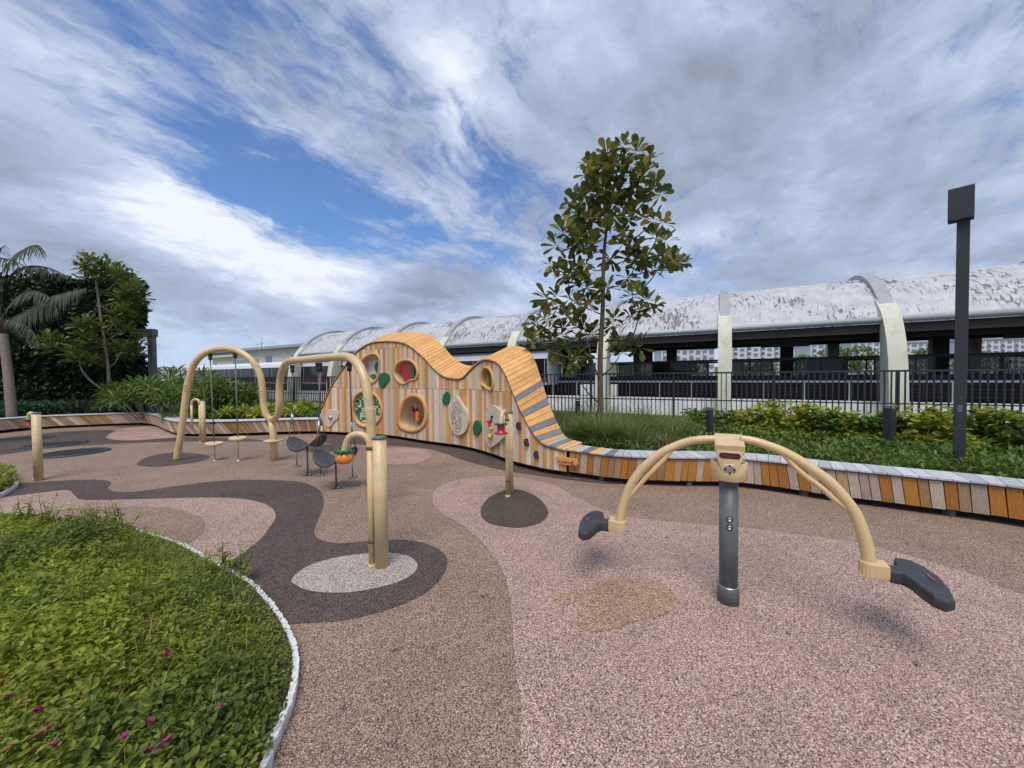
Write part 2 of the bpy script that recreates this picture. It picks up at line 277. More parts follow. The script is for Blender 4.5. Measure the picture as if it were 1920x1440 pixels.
# ------------------------------------------------------------------ object helpers
def empty(name, loc, label, cat, group=None):
    o = bpy.data.objects.new(name, None); o.empty_display_size = .2; o.location = loc; COL.objects.link(o)
    o['label'] = label; o['category'] = cat
    if group: o['group'] = group
    return o
def tag(o, label=None, cat=None, group=None, kind=None):
    if label: o['label'] = label
    if cat: o['category'] = cat
    if group: o['group'] = group
    if kind: o['kind'] = kind
    return o
class MB:
    def __init__(s): s.v = []; s.f = []; s.sm = []
    def add(s, vs, fs, smooth=False):
        b = len(s.v); s.v += [tuple(v) for v in vs]; s.f += [tuple(i+b for i in f) for f in fs]; s.sm += [smooth]*len(fs); return s
    def box(s, c, size, rz=0.0, tilt=None):
        cx, cy, cz = c; sx, sy, sz = (k/2 for k in size); ca, sa = math.cos(rz), math.sin(rz); vs = []
        for dz in (-sz, sz):
            for dx, dy in ((-sx, -sy), (sx, -sy), (sx, sy), (-sx, sy)): vs.append((cx+dx*ca-dy*sa, cy+dx*sa+dy*ca, cz+dz))
        return s.add(vs, [(3, 2, 1, 0), (4, 5, 6, 7), (0, 1, 5, 4), (1, 2, 6, 5), (2, 3, 7, 6), (3, 0, 4, 7)])
    def tube(s, pts, r, n=12, cap=True):
        pts = [Vector(p) for p in pts]; rs = r if isinstance(r, (list, tuple)) else [r]*len(pts)
        t0 = (pts[1]-pts[0]).normalized(); a = Vector((0, 0, 1)) if abs(t0.z) < .9 else Vector((1, 0, 0)); nx = t0.cross(a).normalized(); vs = []
        for i, p in enumerate(pts):
            t = (pts[min(i+1, len(pts)-1)]-pts[max(i-1, 0)]).normalized(); nx = (nx-t*nx.dot(t)).normalized(); ny = t.cross(nx)
            for k in range(n):
                q = 2*PI*k/n; vs.append(p+(nx*math.cos(q)+ny*math.sin(q))*rs[i])
        fs = [(i*n+k, i*n+(k+1) % n, (i+1)*n+(k+1) % n, (i+1)*n+k) for i in range(len(pts)-1) for k in range(n)]
        s.add(vs, fs, True)
        if cap:
            b = len(s.v)-len(vs); m = (len(pts)-1)*n
            s.f += [tuple(b+k for k in reversed(range(n))), tuple(b+m+k for k in range(n))]; s.sm += [False, False]
        return s
    def lathe(s, c, prof, n=24, axis=None):
        c = Vector(c); ax = Vector(axis or (0, 0, 1)).normalized(); a = Vector((1, 0, 0)) if abs(ax.x) < .9 else Vector((0, 1, 0))
        nx = ax.cross(a).normalized(); ny = ax.cross(nx); vs = []
        for r, h in prof:
            for k in range(n):
                q = 2*PI*k/n; vs.append(c+ax*h+(nx*math.cos(q)+ny*math.sin(q))*r)
        fs = [(i*n+k, i*n+(k+1) % n, (i+1)*n+(k+1) % n, (i+1)*n+k) for i in range(len(prof)-1) for k in range(n)]
        s.add(vs, fs, True); b = len(s.v)-len(vs); m = (len(prof)-1)*n
        if prof[0][0] > 1e-4: s.f.append(tuple(b+k for k in reversed(range(n)))); s.sm.append(False)
        if prof[-1][0] > 1e-4: s.f.append(tuple(b+m+k for k in range(n))); s.sm.append(False)
        return s
    def prism(s, poly, vec, flip=False):
        """poly: 3D points of a planar outline, vec: extrusion vector"""
        n = len(poly); vec = Vector(vec); P = [Vector(p) for p in poly]
        tri = tessellate_polygon([P]); vs = P+[p+vec for p in P]; nrm = Vector((0, 0, 0))
        for i in range(n): nrm += P[i].cross(P[(i+1) % n])
        up = nrm.dot(vec) > 0
        fs = []
        for t in tri:
            a, b_, c = t; w = (P[b_]-P[a]).cross(P[c]-P[a]).dot(nrm) > 0
            t = (a, b_, c) if w == up else (a, c, b_)
            fs.append(tuple(i+n for i in t)); fs.append(tuple(reversed(t)))
        for i in range(n):
            j = (i+1) % n; fs.append((i, j, j+n, i+n) if up else (j, i, i+n, j+n))
        return s.add(vs, fs)
    def build(s, name, m, parent=None, bevel=0, link=True, off=None):
        o = Vector(off) if off else Vector((0, 0, 0))
        if parent is not None and off is None:
            p = parent
            while p: o = o+p.location; p = p.parent
        me = bpy.data.meshes.new(name); me.from_pydata([(v[0]-o.x, v[1]-o.y, v[2]-o.z) for v in s.v], [], s.f)
        me.polygons.foreach_set('use_smooth', s.sm); me.materials.append(MT[m] if isinstance(m, str) else m)
        ob = bpy.data.objects.new(name, me); COL.objects.link(ob)
        if parent is not None: ob.parent = parent
        if bevel:
            bv = ob.modifiers.new('bevel', 'BEVEL'); bv.width = bevel; bv.segments = 2; bv.limit_method = 'ANGLE'; bv.angle_limit = math.radians(40)
        return ob
def npmesh(name, V, F, m, parent=None, smooth=False, UV=None):
    o = Vector((0, 0, 0)); p = parent
    while p: o = o+p.location; p = p.parent
    V = np.asarray(V, float)-np.array(o)[None]; F = np.asarray(F, int); me = bpy.data.meshes.new(name)
    me.vertices.add(len(V)); me.vertices.foreach_set('co', V.ravel()); k = F.shape[1]
    me.loops.add(F.size); me.loops.foreach_set('vertex_index', F.ravel()); me.polygons.add(len(F))
    me.polygons.foreach_set('loop_start', np.arange(len(F))*k); me.polygons.foreach_set('loop_total', np.full(len(F), k))
    me.polygons.foreach_set('use_smooth', np.full(len(F), smooth)); me.update(calc_edges=True); me.validate()
    me.materials.append(MT[m] if isinstance(m, str) else m)
    ob = bpy.data.objects.new(name, me); COL.objects.link(ob); ob.parent = parent
    return ob
def copyobj(o, parent=None, link=True):
    c = o.copy(); COL.objects.link(c); c.parent = parent if parent is not None else None; return c
def smoothpath(pts, k=6, closed=False):
    P = [Vector(p) for p in pts]; n = len(P); out = []
    rngs = range(n if closed else n-1)
    for i in rngs:
        if closed: a, b, c, d = P[(i-1) % n], P[i], P[(i+1) % n], P[(i+2) % n]
        else: a, b, c, d = P[max(i-1, 0)], P[i], P[i+1], P[min(i+2, n-1)]
        for j in range(k):
            t = j/k; out.append(.5*((2*b)+(c-a)*t+(2*a-5*b+4*c-d)*t*t+(3*b-a-3*c+d)*t**3))
    if not closed: out.append(P[-1])
    return out
def on_line(px, py, P0, P1):
    """point where the sight line meets the vertical plane through P0 and P1"""
    r = ray(px, py); dx, dy = P1.x-P0.x, P1.y-P0.y
    t = (P0.x*dy-P0.y*dx)/(r.x*dy-r.y*dx); return Vector((r.x*t, r.y*t, H+r.z*t))
# leaf templates: across, along, lift
def T_leaf(w, fold=.25, tip=.25, droop=.12):
    V = np.array([[0, 0, 0], [-.5*w*.8, .35, fold*w*.4], [0, .38, 0], [.5*w*.8, .35, fold*w*.4], [-.5*w, .68, fold*w*.5-droop*.3], [0, .7, -droop*.4], [.5*w, .68, fold*w*.5-droop*.3], [0, 1, -droop]])
    return V, np.array([[0, 2, 1, 1], [0, 3, 2, 2], [1, 2, 5, 4], [2, 3, 6, 5], [4, 5, 7, 7], [5, 6, 7, 7]])
def T_obov(w, droop=.1, fold=.2):
    prof = [(0, .04), (.25, .30), (.5, .68), (.72, .97), (.88, .86), (.97, .45)]; V = []
    for y, k in prof: V += [[-.5*w*k, y, fold*w*k*.4-droop*y*y], [0, y, -droop*y*y], [.5*w*k, y, fold*w*k*.4-droop*y*y]]
    V.append([0, 1, -droop]); F = []
    for i in range(5):
        a = i*3; F += [[a, a+1, a+4, a+3], [a+1, a+2, a+5, a+4]]
    F += [[15, 16, 18, 18], [16, 17, 18, 18]]
    return np.array(V, float), np.array(F)
def T_simple(w, droop=.1):
    V = np.array([[0, 0, 0], [-.5*w, .5, .03], [0, 1, -droop], [.5*w, .5, .03]]); return V, np.array([[0, 3, 2, 1]])
def T_blade(w, seg=4, bend=.45):
    V = []; 
    for i in range(seg+1):
        t = i/seg; ww = w*(1-t)**.7*.5+.0005; ang = t*bend*1.6
        y = t*math.cos(ang*.5)*1.0; zz = -bend*t*t*.8; V += [[-ww, y, zz], [ww, y, zz]]
    return np.array(V), np.array([[2*i, 2*i+1, 2*i+3, 2*i+2] for i in range(seg)])
def scatter(P, DIR, SZ, tmpl, UP=None, roll=.6):
    """copies of a leaf template: positions P, growth directions DIR, sizes SZ"""
    P = np.asarray(P, float); DIR = np.asarray(DIR, float); n = len(P); DIR = DIR/np.linalg.norm(DIR, axis=1, keepdims=True)
    up = np.tile([0, 0, 1.0], (n, 1)) if UP is None else UP
    up = up+rng.normal(0, roll*.5, (n, 3)); X = np.cross(DIR, up); X /= np.linalg.norm(X, axis=1, keepdims=True)+1e-9; Z = np.cross(X, DIR)
    tv, tf = tmpl; S = np.asarray(SZ, float)[:, None, None]
    V = P[:, None, :]+S*(tv[None, :, 0:1]*X[:, None, :]+tv[None, :, 1:2]*DIR[:, None, :]+tv[None, :, 2:3]*Z[:, None, :])
    Fq = (tf[None]+(np.arange(n)*len(tv))[:, None, None]).reshape(-1, tf.shape[1])
    return V.reshape(-1, 3), Fq
def leafobj(name, P, DIR, SZ, tmpl, m, parent=None, roll=.6, UP=None):
    V, Fq = scatter(P, DIR, SZ, tmpl, roll=roll, UP=UP)
    if (Fq[:, 2] == Fq[:, 3]).any():
        V2 = V; tris = Fq[Fq[:, 2] == Fq[:, 3]][:, :3]; quads = Fq[Fq[:, 2] != Fq[:, 3]]
        a = quads[:, [0, 1, 2]]; b = quads[:, [0, 2, 3]]; return npmesh(name, V2, np.vstack([tris, a, b]), m, parent, smooth=False)
    return npmesh(name, V, Fq, m, parent)
def rdir(n, zmin=-.2, zmax=1.0):
    a = rng.uniform(0, 2*PI, n); z = rng.uniform(zmin, zmax, n); r = np.sqrt(np.maximum(0, 1-z*z)); return np.stack([r*np.cos(a), r*np.sin(a), z], 1)

# ------------------------------------------------------------------ the path the bench and play wall follow (plan)
ZB = .43
pl = [G(p[0], p[1], ZB) for p in ((-260, 812), (-120, 798), (0, 786), (77, 780.5), (167, 777), (233, 775), (265, 774.5), (285, 777), (303, 783), (322, 788.5), (350, 790), (400, 790), (450, 789), (500, 787.5), (560, 786))]
pr = [G(p[0], p[1], .10) for p in ((602, 808), (650, 810), (700, 812.5), (745, 817), (789, 824), (830, 829.5), (860, 833.5), (891, 840), (922, 849), (947, 858), (969, 865), (1016, 876), (1047, 881), (1094, 888), (1160, 897), (1230, 900.5), (1290, 902), (1350, 902.5), (1398, 905), (1470, 914), (1540, 925), (1600, 933), (1665, 941), (1750, 952), (1840, 963), (1920, 975), (2050, 997), (2250, 1040))]
PATH = smoothpath([Vector((p.x, p.y, 0)) for p in pl+pr], 10)
CUM = [0.0]
for i in range(1, len(PATH)): CUM.append(CUM[-1]+(PATH[i]-PATH[i-1]).length)
CUMA = np.array(CUM); PX = np.array([p.x for p in PATH]); PY = np.array([p.y for p in PATH])
def PP(s, off=0.0, z=0.0):
    x, y = np.interp(s, CUMA, PX), np.interp(s, CUMA, PY)
    x2, y2 = np.interp(s+.12, CUMA, PX), np.interp(s+.12, CUMA, PY); x1, y1 = np.interp(s-.12, CUMA, PX), np.interp(s-.12, CUMA, PY)
    tx, ty = x2-x1, y2-y1; l = math.hypot(tx, ty); nx, ny = -ty/l, tx/l
    return Vector((x+nx*off, y+ny*off, z))
def wall_sz(px, py):
    r = ray(px, py); best = None
    for i in range(len(PATH)-1):
        a, b = PATH[i], PATH[i+1]; ex, ey = b.x-a.x, b.y-a.y; den = r.x*ey-r.y*ex
        if abs(den) < 1e-9: continue
        t = (a.x*ey-a.y*ex)/den; k = (a.x*r.y-a.y*r.x)/den
        if 0 <= k <= 1 and t > 0 and (best is None or t < best[0]): best = (t, CUM[i]+k*(CUM[i+1]-CUM[i]))
    t, s = best; return s, H+r.z*t
S_of = lambda px, py=830: wall_sz(px, py)[0]

# ------------------------------------------------------------------ ground
def sheet(name, pts, z, m, k=8, kind='structure', smooth=True, th=None):
    P = smoothpath([(p.x, p.y, z) for p in pts], k, True) if smooth else [Vector((p.x, p.y, z)) for p in pts]
    b = MB()
    if th: b.prism([Vector((p.x, p.y, z-th)) for p in P], (0, 0, th))
    else:
        tri = tessellate_polygon([P]); fs = []
        for t in tri:
            a, c, d = t; fs.append((a, c, d) if (P[c]-P[a]).cross(P[d]-P[a]).z > 0 else (a, d, c))
        b.add(P, fs)
    return tag(b.build(name, m), kind=kind)
FPH = math.radians(25.4); FP = 11.5; FD = Vector((math.cos(FPH), -math.sin(FPH), 0)); FN = Vector((math.sin(FPH), math.cos(FPH), 0))
def fpt(s, q=0.0, z=0.0): v = FN*(FP+q)+FD*s; return Vector((v.x, v.y, z))
b = MB(); b.add([(-3000, -3000, -1.3), (3000, -3000, -1.3), (3000, 3000, -1.3), (-3000, 3000, -1.3)], [(0, 1, 2, 3)]); tag(b.build('ground', 'land'), kind='structure')
# playground slab, solid down to the lower ground
outer = [Vector((-60, -30, 0)), Vector((30, -30, 0)), fpt(22, .3), fpt(-30, .3), Vector((-60, 32, 0))]
sheet('playground_floor', outer, 0, 'tan', smooth=False, th=1.3)
SMID = PATH[-1]
bp_ = [PP(s, .22) for s in np.arange(.3, CUM[-1]-.2, .3)]
soil = bp_+[Vector((16, .5, 0)), Vector((28, -2, 0)), fpt(21.5, .25), fpt(-29.5, .25), Vector((-59, 31, 0)), Vector((-59, 0, 0)), Vector((-24, 1, 0))]
sheet('planting_soil', soil, .25, 'soil', smooth=False, th=.24)
g = lambda L: [G(*p) for p in L]
sheet('pink_rubber_area', g([(985, 1500), (978, 1340), (966, 1250), (960, 1160), (948, 1085), (915, 1030), (870, 988), (825, 960), (811, 936), (825, 912), (870, 898), (940, 893.5), (1000, 900), (1040, 911), (1075, 930), (1110, 947), (1165, 967), (1248, 978), (1394, 990), (1498, 1003), (1623, 1022), (1748, 1055), (1840, 1084), (1960, 1130)])+[Vector((4.5, .8, 0)), Vector((5, -1, 0)), Vector((2, -3, 0)), Vector((.2, -1, 0))], .004, 'pink')
sheet('brown_rubber_path', g([(-60, 935), (0, 918), (34, 908), (105, 902), (187, 900), (208, 906), (202, 917), (225, 923), (262, 921), (337, 911), (412, 902), (487, 900), (562, 904), (598, 919), (607, 945), (596, 975), (589, 997), (600, 1012), (637, 1019), (700, 1014), (760, 1013), (805, 1022), (835, 1042), (836, 1068), (815, 1098), (780, 1122), (720, 1146), (640, 1164), (580, 1168), (535, 1171), (480, 1165), (380, 1100), (250, 1050), (100, 1010), (-60, 990)]), .004, 'brown')
sheet('pink_rubber_island', g([(-80, 952), (0, 935), (60, 927), (124, 920), (141, 931), (161, 938.5), (262, 937), (375, 934), (450, 936), (499, 947), (517, 966), (506, 990), (480, 1020), (431, 1053), (370, 1075), (250, 1040), (100, 1000), (-80, 985)]), .008, 'pink')
sheet('tan_rubber_island', g([(101, 960), (187, 953), (281, 952), (340, 958), (378, 973), (384, 993), (366, 1012), (330, 1030), (250, 1035), (150, 1000), (90, 980)]), .012, 'tan')
sheet('pale_rubber_island', g([(548, 1086), (580, 1062), (640, 1045), (720, 1038), (765, 1044), (783, 1061), (770, 1081), (730, 1098), (660, 1112), (590, 1111), (556, 1099)]), .008, 'pale')
sheet('umber_rubber_circle', g([(901, 960), (908, 943), (925, 929), (945, 921), (968, 918.5), (992, 925), (1013, 938), (1027, 957), (1023, 973), (1002, 985), (970, 990.5), (932, 986), (908, 976)]), .009, 'umber')
sheet('pink_rubber_oval', g([(690, 856), (715, 843), (755, 839.5), (790, 843), (809, 852), (800, 862), (770, 870), (725, 871.5), (695, 866)]), .004, 'pink')
band = [G(*p) for p in ((600, 829), (660, 833), (722, 835), (780, 839), (815, 844), (852, 857), (890, 869), (945, 882), (990, 889), (1060, 899), (1140, 907.5), (1220, 909))]
sheet('brown_rubber_border', [PP(s, .15) for s in np.arange(S_of(602), S_of(1225, 905), .25)]+list(reversed(band)), .006, 'brown', k=2)
sheet('pink_rubber_patch', g([(200, 821), (213, 810), (235, 804), (262, 800.5), (300, 801), (325, 808), (345, 818), (290, 823), (233, 826)]), .006, 'pink')
sheet('brown_rubber_patch', g([(-80, 858), (-40, 832), (0, 822), (100, 811), (170, 807), (215, 807.5), (200, 822), (260, 826), (330, 820), (420, 822), (480, 824), (480, 828), (330, 828), (200, 833), (80, 842), (0, 853)]), .004, 'brown')
sheet('brown_rubber_oval', g([(257, 869), (277, 857), (317, 849), (367, 850.5), (394, 857), (367, 867), (300, 875), (266, 874)]), .004, 'brown')
sheet('brown_rubber_spot', g([(560, 842), (600, 834), (640, 833), (655, 838), (640, 845), (590, 848)]), .004, 'brown')
sheet('repaired_rubber_patch', g([(1095, 1110), (1125, 1094), (1175, 1086), (1225, 1092), (1258, 1108), (1266, 1130), (1250, 1152), (1190, 1168), (1130, 1186), (1090, 1180), (1082, 1150)]), .008, 'sand')
sheet('small_repaired_patch', g([(1038, 1122), (1055, 1112), (1078, 1114), (1085, 1126), (1062, 1136), (1042, 1132)]), .008, 'sand')

for i, (x, y, lb) in enumerate(((740, 1222, 'dry brown leaf on the tan floor below the pale oval'), (1062, 1238, 'dry leaf on the pink floor below the sandy patch'), (905, 1120, 'dry leaf lying on the tan floor left of the pink area'), (1480, 1190, 'dry leaf on the pink floor right of the seesaw post foot'), (640, 1330, 'dry leaf near the white kerb at the bottom'), (1250, 1010, 'dry leaf on the pink floor behind the left seesaw seat'), (1720, 1250, 'dry leaf on the pink floor below the right seesaw seat'), (860, 905, 'dry leaf on the tan floor left of the centre post'))):
    c = G(x, y); a = i*1.3; u_ = Vector((math.cos(a), math.sin(a), 0)); w_ = Vector((-math.sin(a), math.cos(a), 0)); b = MB(); z = Vector((0, 0, .014))
    V = [c+z-u_*.022, c+z*1.6-u_*.008+w_*.010, c+z*1.9+u_*.010+w_*.009, c+z+u_*.024, c+z*1.9+u_*.010-w_*.009, c+z*1.6-u_*.008-w_*.010, c+z*.95]
    b.add(V, [(0, 6, 1), (1, 6, 2), (2, 6, 3), (3, 6, 4), (4, 6, 5), (5, 6, 0)]); tag(b.build('fallen_leaf', 'bark2'), lb, 'leaf', 'dry leaves fallen on the floor')
# ------------------------------------------------------------------ benches
WMATS = ['w_or', 'w_ta', 'w_pk', 'w_gy', 'w_or', 'w_pk']
def board_piece(samples, off0, off1, name, m, parent, lean=0.0, inset=None):
    """samples (s, zlo, zhi); board from off0 (front) to off1; lean shears the board along the wall"""
    b = MB(); n = len(samples); F = []; V = []
    for s, zl, zh in samples:
        for z in (zl, zh):
            ins = inset(z) if inset else 0
            for o in (off0, off1): V.append(PP(s+lean*(z-zl if z == zh else 0), o+ins, z))
    # per sample: 0 lo-front 1 lo-back 2 hi-front 3 hi-back
    for i in range(n-1):
        a, c = i*4, i*4+4
        F += [(a, c, c+2, a+2), (c+1, a+1, a+3, c+3), (a+2, c+2, c+3, a+3), (a, a+1, c+1, c)]
    F += [(0, 2, 3, 1), (n*4-4, n*4-3, n*4-1, n*4-2)]
    b.add(V, F); return b.build(name, m, parent)
def make_bench(s0, s1, label, lean, widths, wfun, topm, individual_top=True, zt=None, pal=None, screws=False):
    zt = zt or (lambda s: ZB)
    c = PP((s0+s1)/2, .2, 0); root = empty('slatted_bench', c, label, 'bench')
    s = s0; prev = None
    while s < s1-.02:
        w = random.uniform(*widths); e = min(s+w, s1); m = random.choice([k for k in (pal or WMATS) if k != prev] if random.random() < .6 else (pal or WMATS)); prev = m
        zl = .085+random.uniform(-.004, .004); ln = lean((s+e)/2)
        board_piece([(s+.004, zl, zt(s)-.03), (e-.004, zl, zt(e)-.03)], .0, .025, 'front_board', m, root, lean=ln, inset=lambda z: .055*(zt(s)-z)/.35)
        s = e
    if screws:
        b = MB()
        for ob in [o for o in COL.objects if o.parent == root and o.name.startswith('front_board')]:
            v = [root.location+q.co for q in ob.data.vertices]; a, c, d, e2 = v[0], v[4], v[2], v[6]
            for fz_ in (.10, .92):
                for fx in (.28, .72):
                    p = (a.lerp(c, fx)).lerp(d.lerp(e2, fx), fz_); n_ = (c-a).cross(d-a).normalized(); n_ = n_ if n_.dot(-Vector((p.x, p.y, 0))) > 0 else -n_
                    b.lathe(p+n_*.0005, [(.0045, 0), (.0045, .0012), (0, .0013)], 6, n_)
        tag(b.build('screws', 'char', root), kind='stuff')
    # dark frame behind and below, with short feet
    b = MB(); ss = np.arange(s0, s1+.01, .15)
    for a, d in zip(ss[:-1], ss[1:]):
        q = [PP(a, .09, .07), PP(d, .09, .07), PP(d, .09, zt(d)-.05), PP(a, .09, zt(a)-.05)]; b.add(q, [(0, 1, 2, 3)])
    b.build('backing', 'black', root)
    b = MB()
    for a, d in zip(ss[:-1], ss[1:]):
        wa, wd = wfun(a), wfun(d)
        V = [PP(a, -.012, zt(a)-.032), PP(d, -.012, zt(d)-.032), PP(d, wd, zt(d)-.032), PP(a, wa, zt(a)-.032)]; V += [v+Vector((0, 0, .012)) for v in V]
        b.add(V, [(3, 2, 1, 0), (4, 5, 6, 7), (0, 1, 5, 4), (2, 3, 7, 6)])
    b.build('edge_rail', 'char', root)
    for a in np.arange(s0+.5, s1, 1.3):
        b = MB(); p = PP(a, .14, .06); b.box((p.x, p.y, .035), (.06, .08, .07)); b.build('foot', 'zinc', root)
    s = s0; i = 0; allb = MB()
    while s < s1-.02:
        w = random.uniform(.115, .135); e = min(s+w, s1); wa, wd = wfun(s), wfun(e); lx = -.006+random.uniform(-.003, .003); dz = random.uniform(-.0015, .0015)
        V = [PP(s+.003, lx, zt(s)-.017), PP(e-.003, lx, zt(e)-.017), PP(e-.003, wd, zt(e)-.017), PP(s+.003, wa, zt(s)-.017)]; V += [v+Vector((0, 0, .02+dz)) for v in V]
        Fq = [(3, 2, 1, 0), (4, 5, 6, 7), (0, 1, 5, 4), (1, 2, 6, 5), (2, 3, 7, 6), (3, 0, 4, 7)]
        if individual_top:
            b = MB(); b.add(V, Fq); b.build('seat_plank', topm(i), root)
        else: allb.add(V, Fq)
        s = e; i += 1
    if not individual_top: tag(allb.build('seat_planks', 'p_wh', root), kind='stuff')
    return root
S_L0, S_W0, S_W1 = .3, S_of(601, 800), S_of(1062, 870)
S_P = S_of(305, 790)
wl = lambda s: .42+1.0*math.exp(-((s-S_P+.25)/.55)**2)
make_bench(S_L0, S_W0-.01, 'long curved low bench with slanted striped boards below the left planting', lambda s: -.8*max(0, min(1, (S_of(590, 800)-s)/2.2)), (.10, .15), wl, None, individual_top=False, pal=['b_ta', 'b_pk', 'b_pk', 'b_ta', 'b_br', 'w_pk', 'b_ta'])
tops = lambda i: 'p_wh' if i > 5 else ['p_or', 'p_wh', 'p_gy', 'p_or', 'p_wh', 'p_gy'][i]
def zt_r(s):
    t = max(0, min(1, 1-(s-S_W1)/.5)); return ZB+.012*t
S_END = CUM[-1]-.3
make_bench(S_W1+.005, S_END, 'curved slatted bench with weathered grey top running along the right planting', lambda s: .16*math.sin(s*.9), (.085, .125), lambda s: .43, tops, zt=zt_r, screws=True, pal=['b_or', 'b_or', 'b_pk', 'b_ta', 'b_pk', 'b_br'])

# ------------------------------------------------------------------ play wall
fr_px = [(602, 767), (622, 722), (646, 686), (664, 662.5), (690, 644), (716, 639), (747.5, 640), (768, 647), (794, 668), (810, 686), (828, 701.5), (846, 708), (867, 707), (885.5, 688.5), (904, 674), (922, 674), (937.6, 683), (950.6, 704), (961, 730), (974, 761), (990, 793), (1003, 813.5), (1016, 828), (1036.6, 836), (1062, 839)]
fz = [wall_sz(*p) for p in fr_px]; fz[-1] = (S_W1, ZB+.012)
fs_ = smoothpath([(a, c, 0) for a, c in fz], 8); FS = np.array([p.x for p in fs_]); FZ = np.array([p.y for p in fs_])
Ftop = lambda s: float(np.interp(s, FS, FZ))
TW = .60
Braise = lambda s: .27*max(0, min(1, (Ftop(s)-ZB)/.7))*max(0.0, min(1, (s-S_W0)/.5))
wc = PP((S_W0+S_W1)/2, .3, 0)
wall = empty('play_wall', wc, 'tall wave-shaped wooden play wall with striped boards, round portholes and orange plank top', 'play structure')
hpx = {
 'h1': [(676, 676), (690, 664), (704, 661), (713, 670), (713, 692), (710, 710), (699, 720), (685, 712), (674, 695)],
 'h2': [(741, 684), (752, 675), (767, 673), (780, 681), (786, 697), (782, 712), (770, 715), (758, 722), (745, 716), (737, 700)],
 'h3': [(901, 712), (903, 696), (909, 687), (917, 688), (924, 698), (927, 715), (926, 728), (920, 734), (909, 726), (903, 722)],
 'h4': [(659, 760), (664, 742), (676, 732), (692, 731), (707, 740), (717, 758), (718, 778), (709, 794), (690, 803), (672, 798), (661, 782)],
 'h5': [(748, 775), (756, 751), (768, 740), (782, 738.5), (795, 748), (802, 768), (801, 790), (791, 806), (772, 812), (752, 805), (746, 792)]}
HO = {k: [Vector((*wall_sz(*p), 0)) for p in v] for k, v in hpx.items()}
HO = {k: smoothpath(v, 6, True) for k, v in HO.items()}
def scaled(loop, f):
    cx = sum(p.x for p in loop)/len(loop); cy = sum(p.y for p in loop)/len(loop); return [Vector((cx+(p.x-cx)*f, cy+(p.y-cy)*f, 0)) for p in loop]
HC = {k: scaled(v, .93) for k, v in HO.items()}
def inter(loop, s):
    zs = []
    for i in range(len(loop)):
        a, b = loop[i], loop[(i+1) % len(loop)]
        if (a.x-s)*(b.x-s) < 0: zs.append(a.y+(b.y-a.y)*(s-a.x)/(b.x-a.x))
    return (min(zs), max(zs)) if len(zs) >= 2 else None
def column(s, e, zl, zh, holes, n=4):
    """pieces [(s,lo,hi)...] of the column between heights zl and zh(s) with the portholes left out"""
    S = [s+(e-s)*i/(n-1) for i in range(n)]
    top = [min(zh, Ftop(x)-.012) for x in S]
    if max(top)-zl < .02: return []
    top = [max(t, zl+.001) for t in top]
    pcs = [[(x, zl, t) for x, t in zip(S, top)]]
    for k in holes:
        lp = HC[k]; it = [inter(lp, x) for x in S]
        if not any(it): continue
        lx = min(lp, key=lambda p: p.x); rx = max(lp, key=lambda p: p.x)
        it = [i_ if i_ else ((lx.y, lx.y) if x < lx.x+.01 else (rx.y, rx.y)) for x, i_ in zip(S, it)]
        new = []
        for pc in pcs:
            lo = [(x, a, max(a, min(b_, i_[0]))) for (x, a, b_), i_ in zip(pc, it)]; hi = [(x, min(b_, max(a, i_[1])), b_) for (x, a, b_), i_ in zip(pc, it)]
            for q in (lo, hi):
                if max(c-a for _, a, c in q) > .012: new.append([(x, a, max(c, a+.0005)) for x, a, c in q])
        pcs = new
    return pcs
s = S_W0+.01; prev = None; cols = []
while s < S_W1-.01:
    e = min(s+random.uniform(.062, .115), S_W1); cols.append((s, e)); s = e
nb = 0
for rlo, rhi in ((.09, 1.296), (1.302, 2.31), (2.316, 3.5)):
    for (s, e) in cols:
        m = random.choice([k for k in WMATS if k != prev]); prev = m
        for pc in column(s+.0025, e-.0025, rlo, rhi, HO):
            board_piece(pc, random.uniform(-.002, .002), .02, 'wall_board', m, wall); nb += 1
# dark lining behind the boards and boarded back
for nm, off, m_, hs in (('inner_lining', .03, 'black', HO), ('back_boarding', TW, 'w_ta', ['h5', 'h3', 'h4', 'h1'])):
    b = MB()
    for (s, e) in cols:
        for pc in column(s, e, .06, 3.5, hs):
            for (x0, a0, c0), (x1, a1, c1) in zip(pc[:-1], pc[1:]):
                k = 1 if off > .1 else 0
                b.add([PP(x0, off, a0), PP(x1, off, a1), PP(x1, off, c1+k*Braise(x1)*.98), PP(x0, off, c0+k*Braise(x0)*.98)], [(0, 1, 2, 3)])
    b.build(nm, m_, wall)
b = MB()  # left end
V = [PP(S_W0+.01, 0, .09), PP(S_W0+.01, TW, .09), PP(S_W0+.01, TW, Ftop(S_W0)), PP(S_W0+.01, 0, Ftop(S_W0))]; b.add(V, [(0, 1, 2, 3)]); b.build('end_board', 'w_ta', wall)
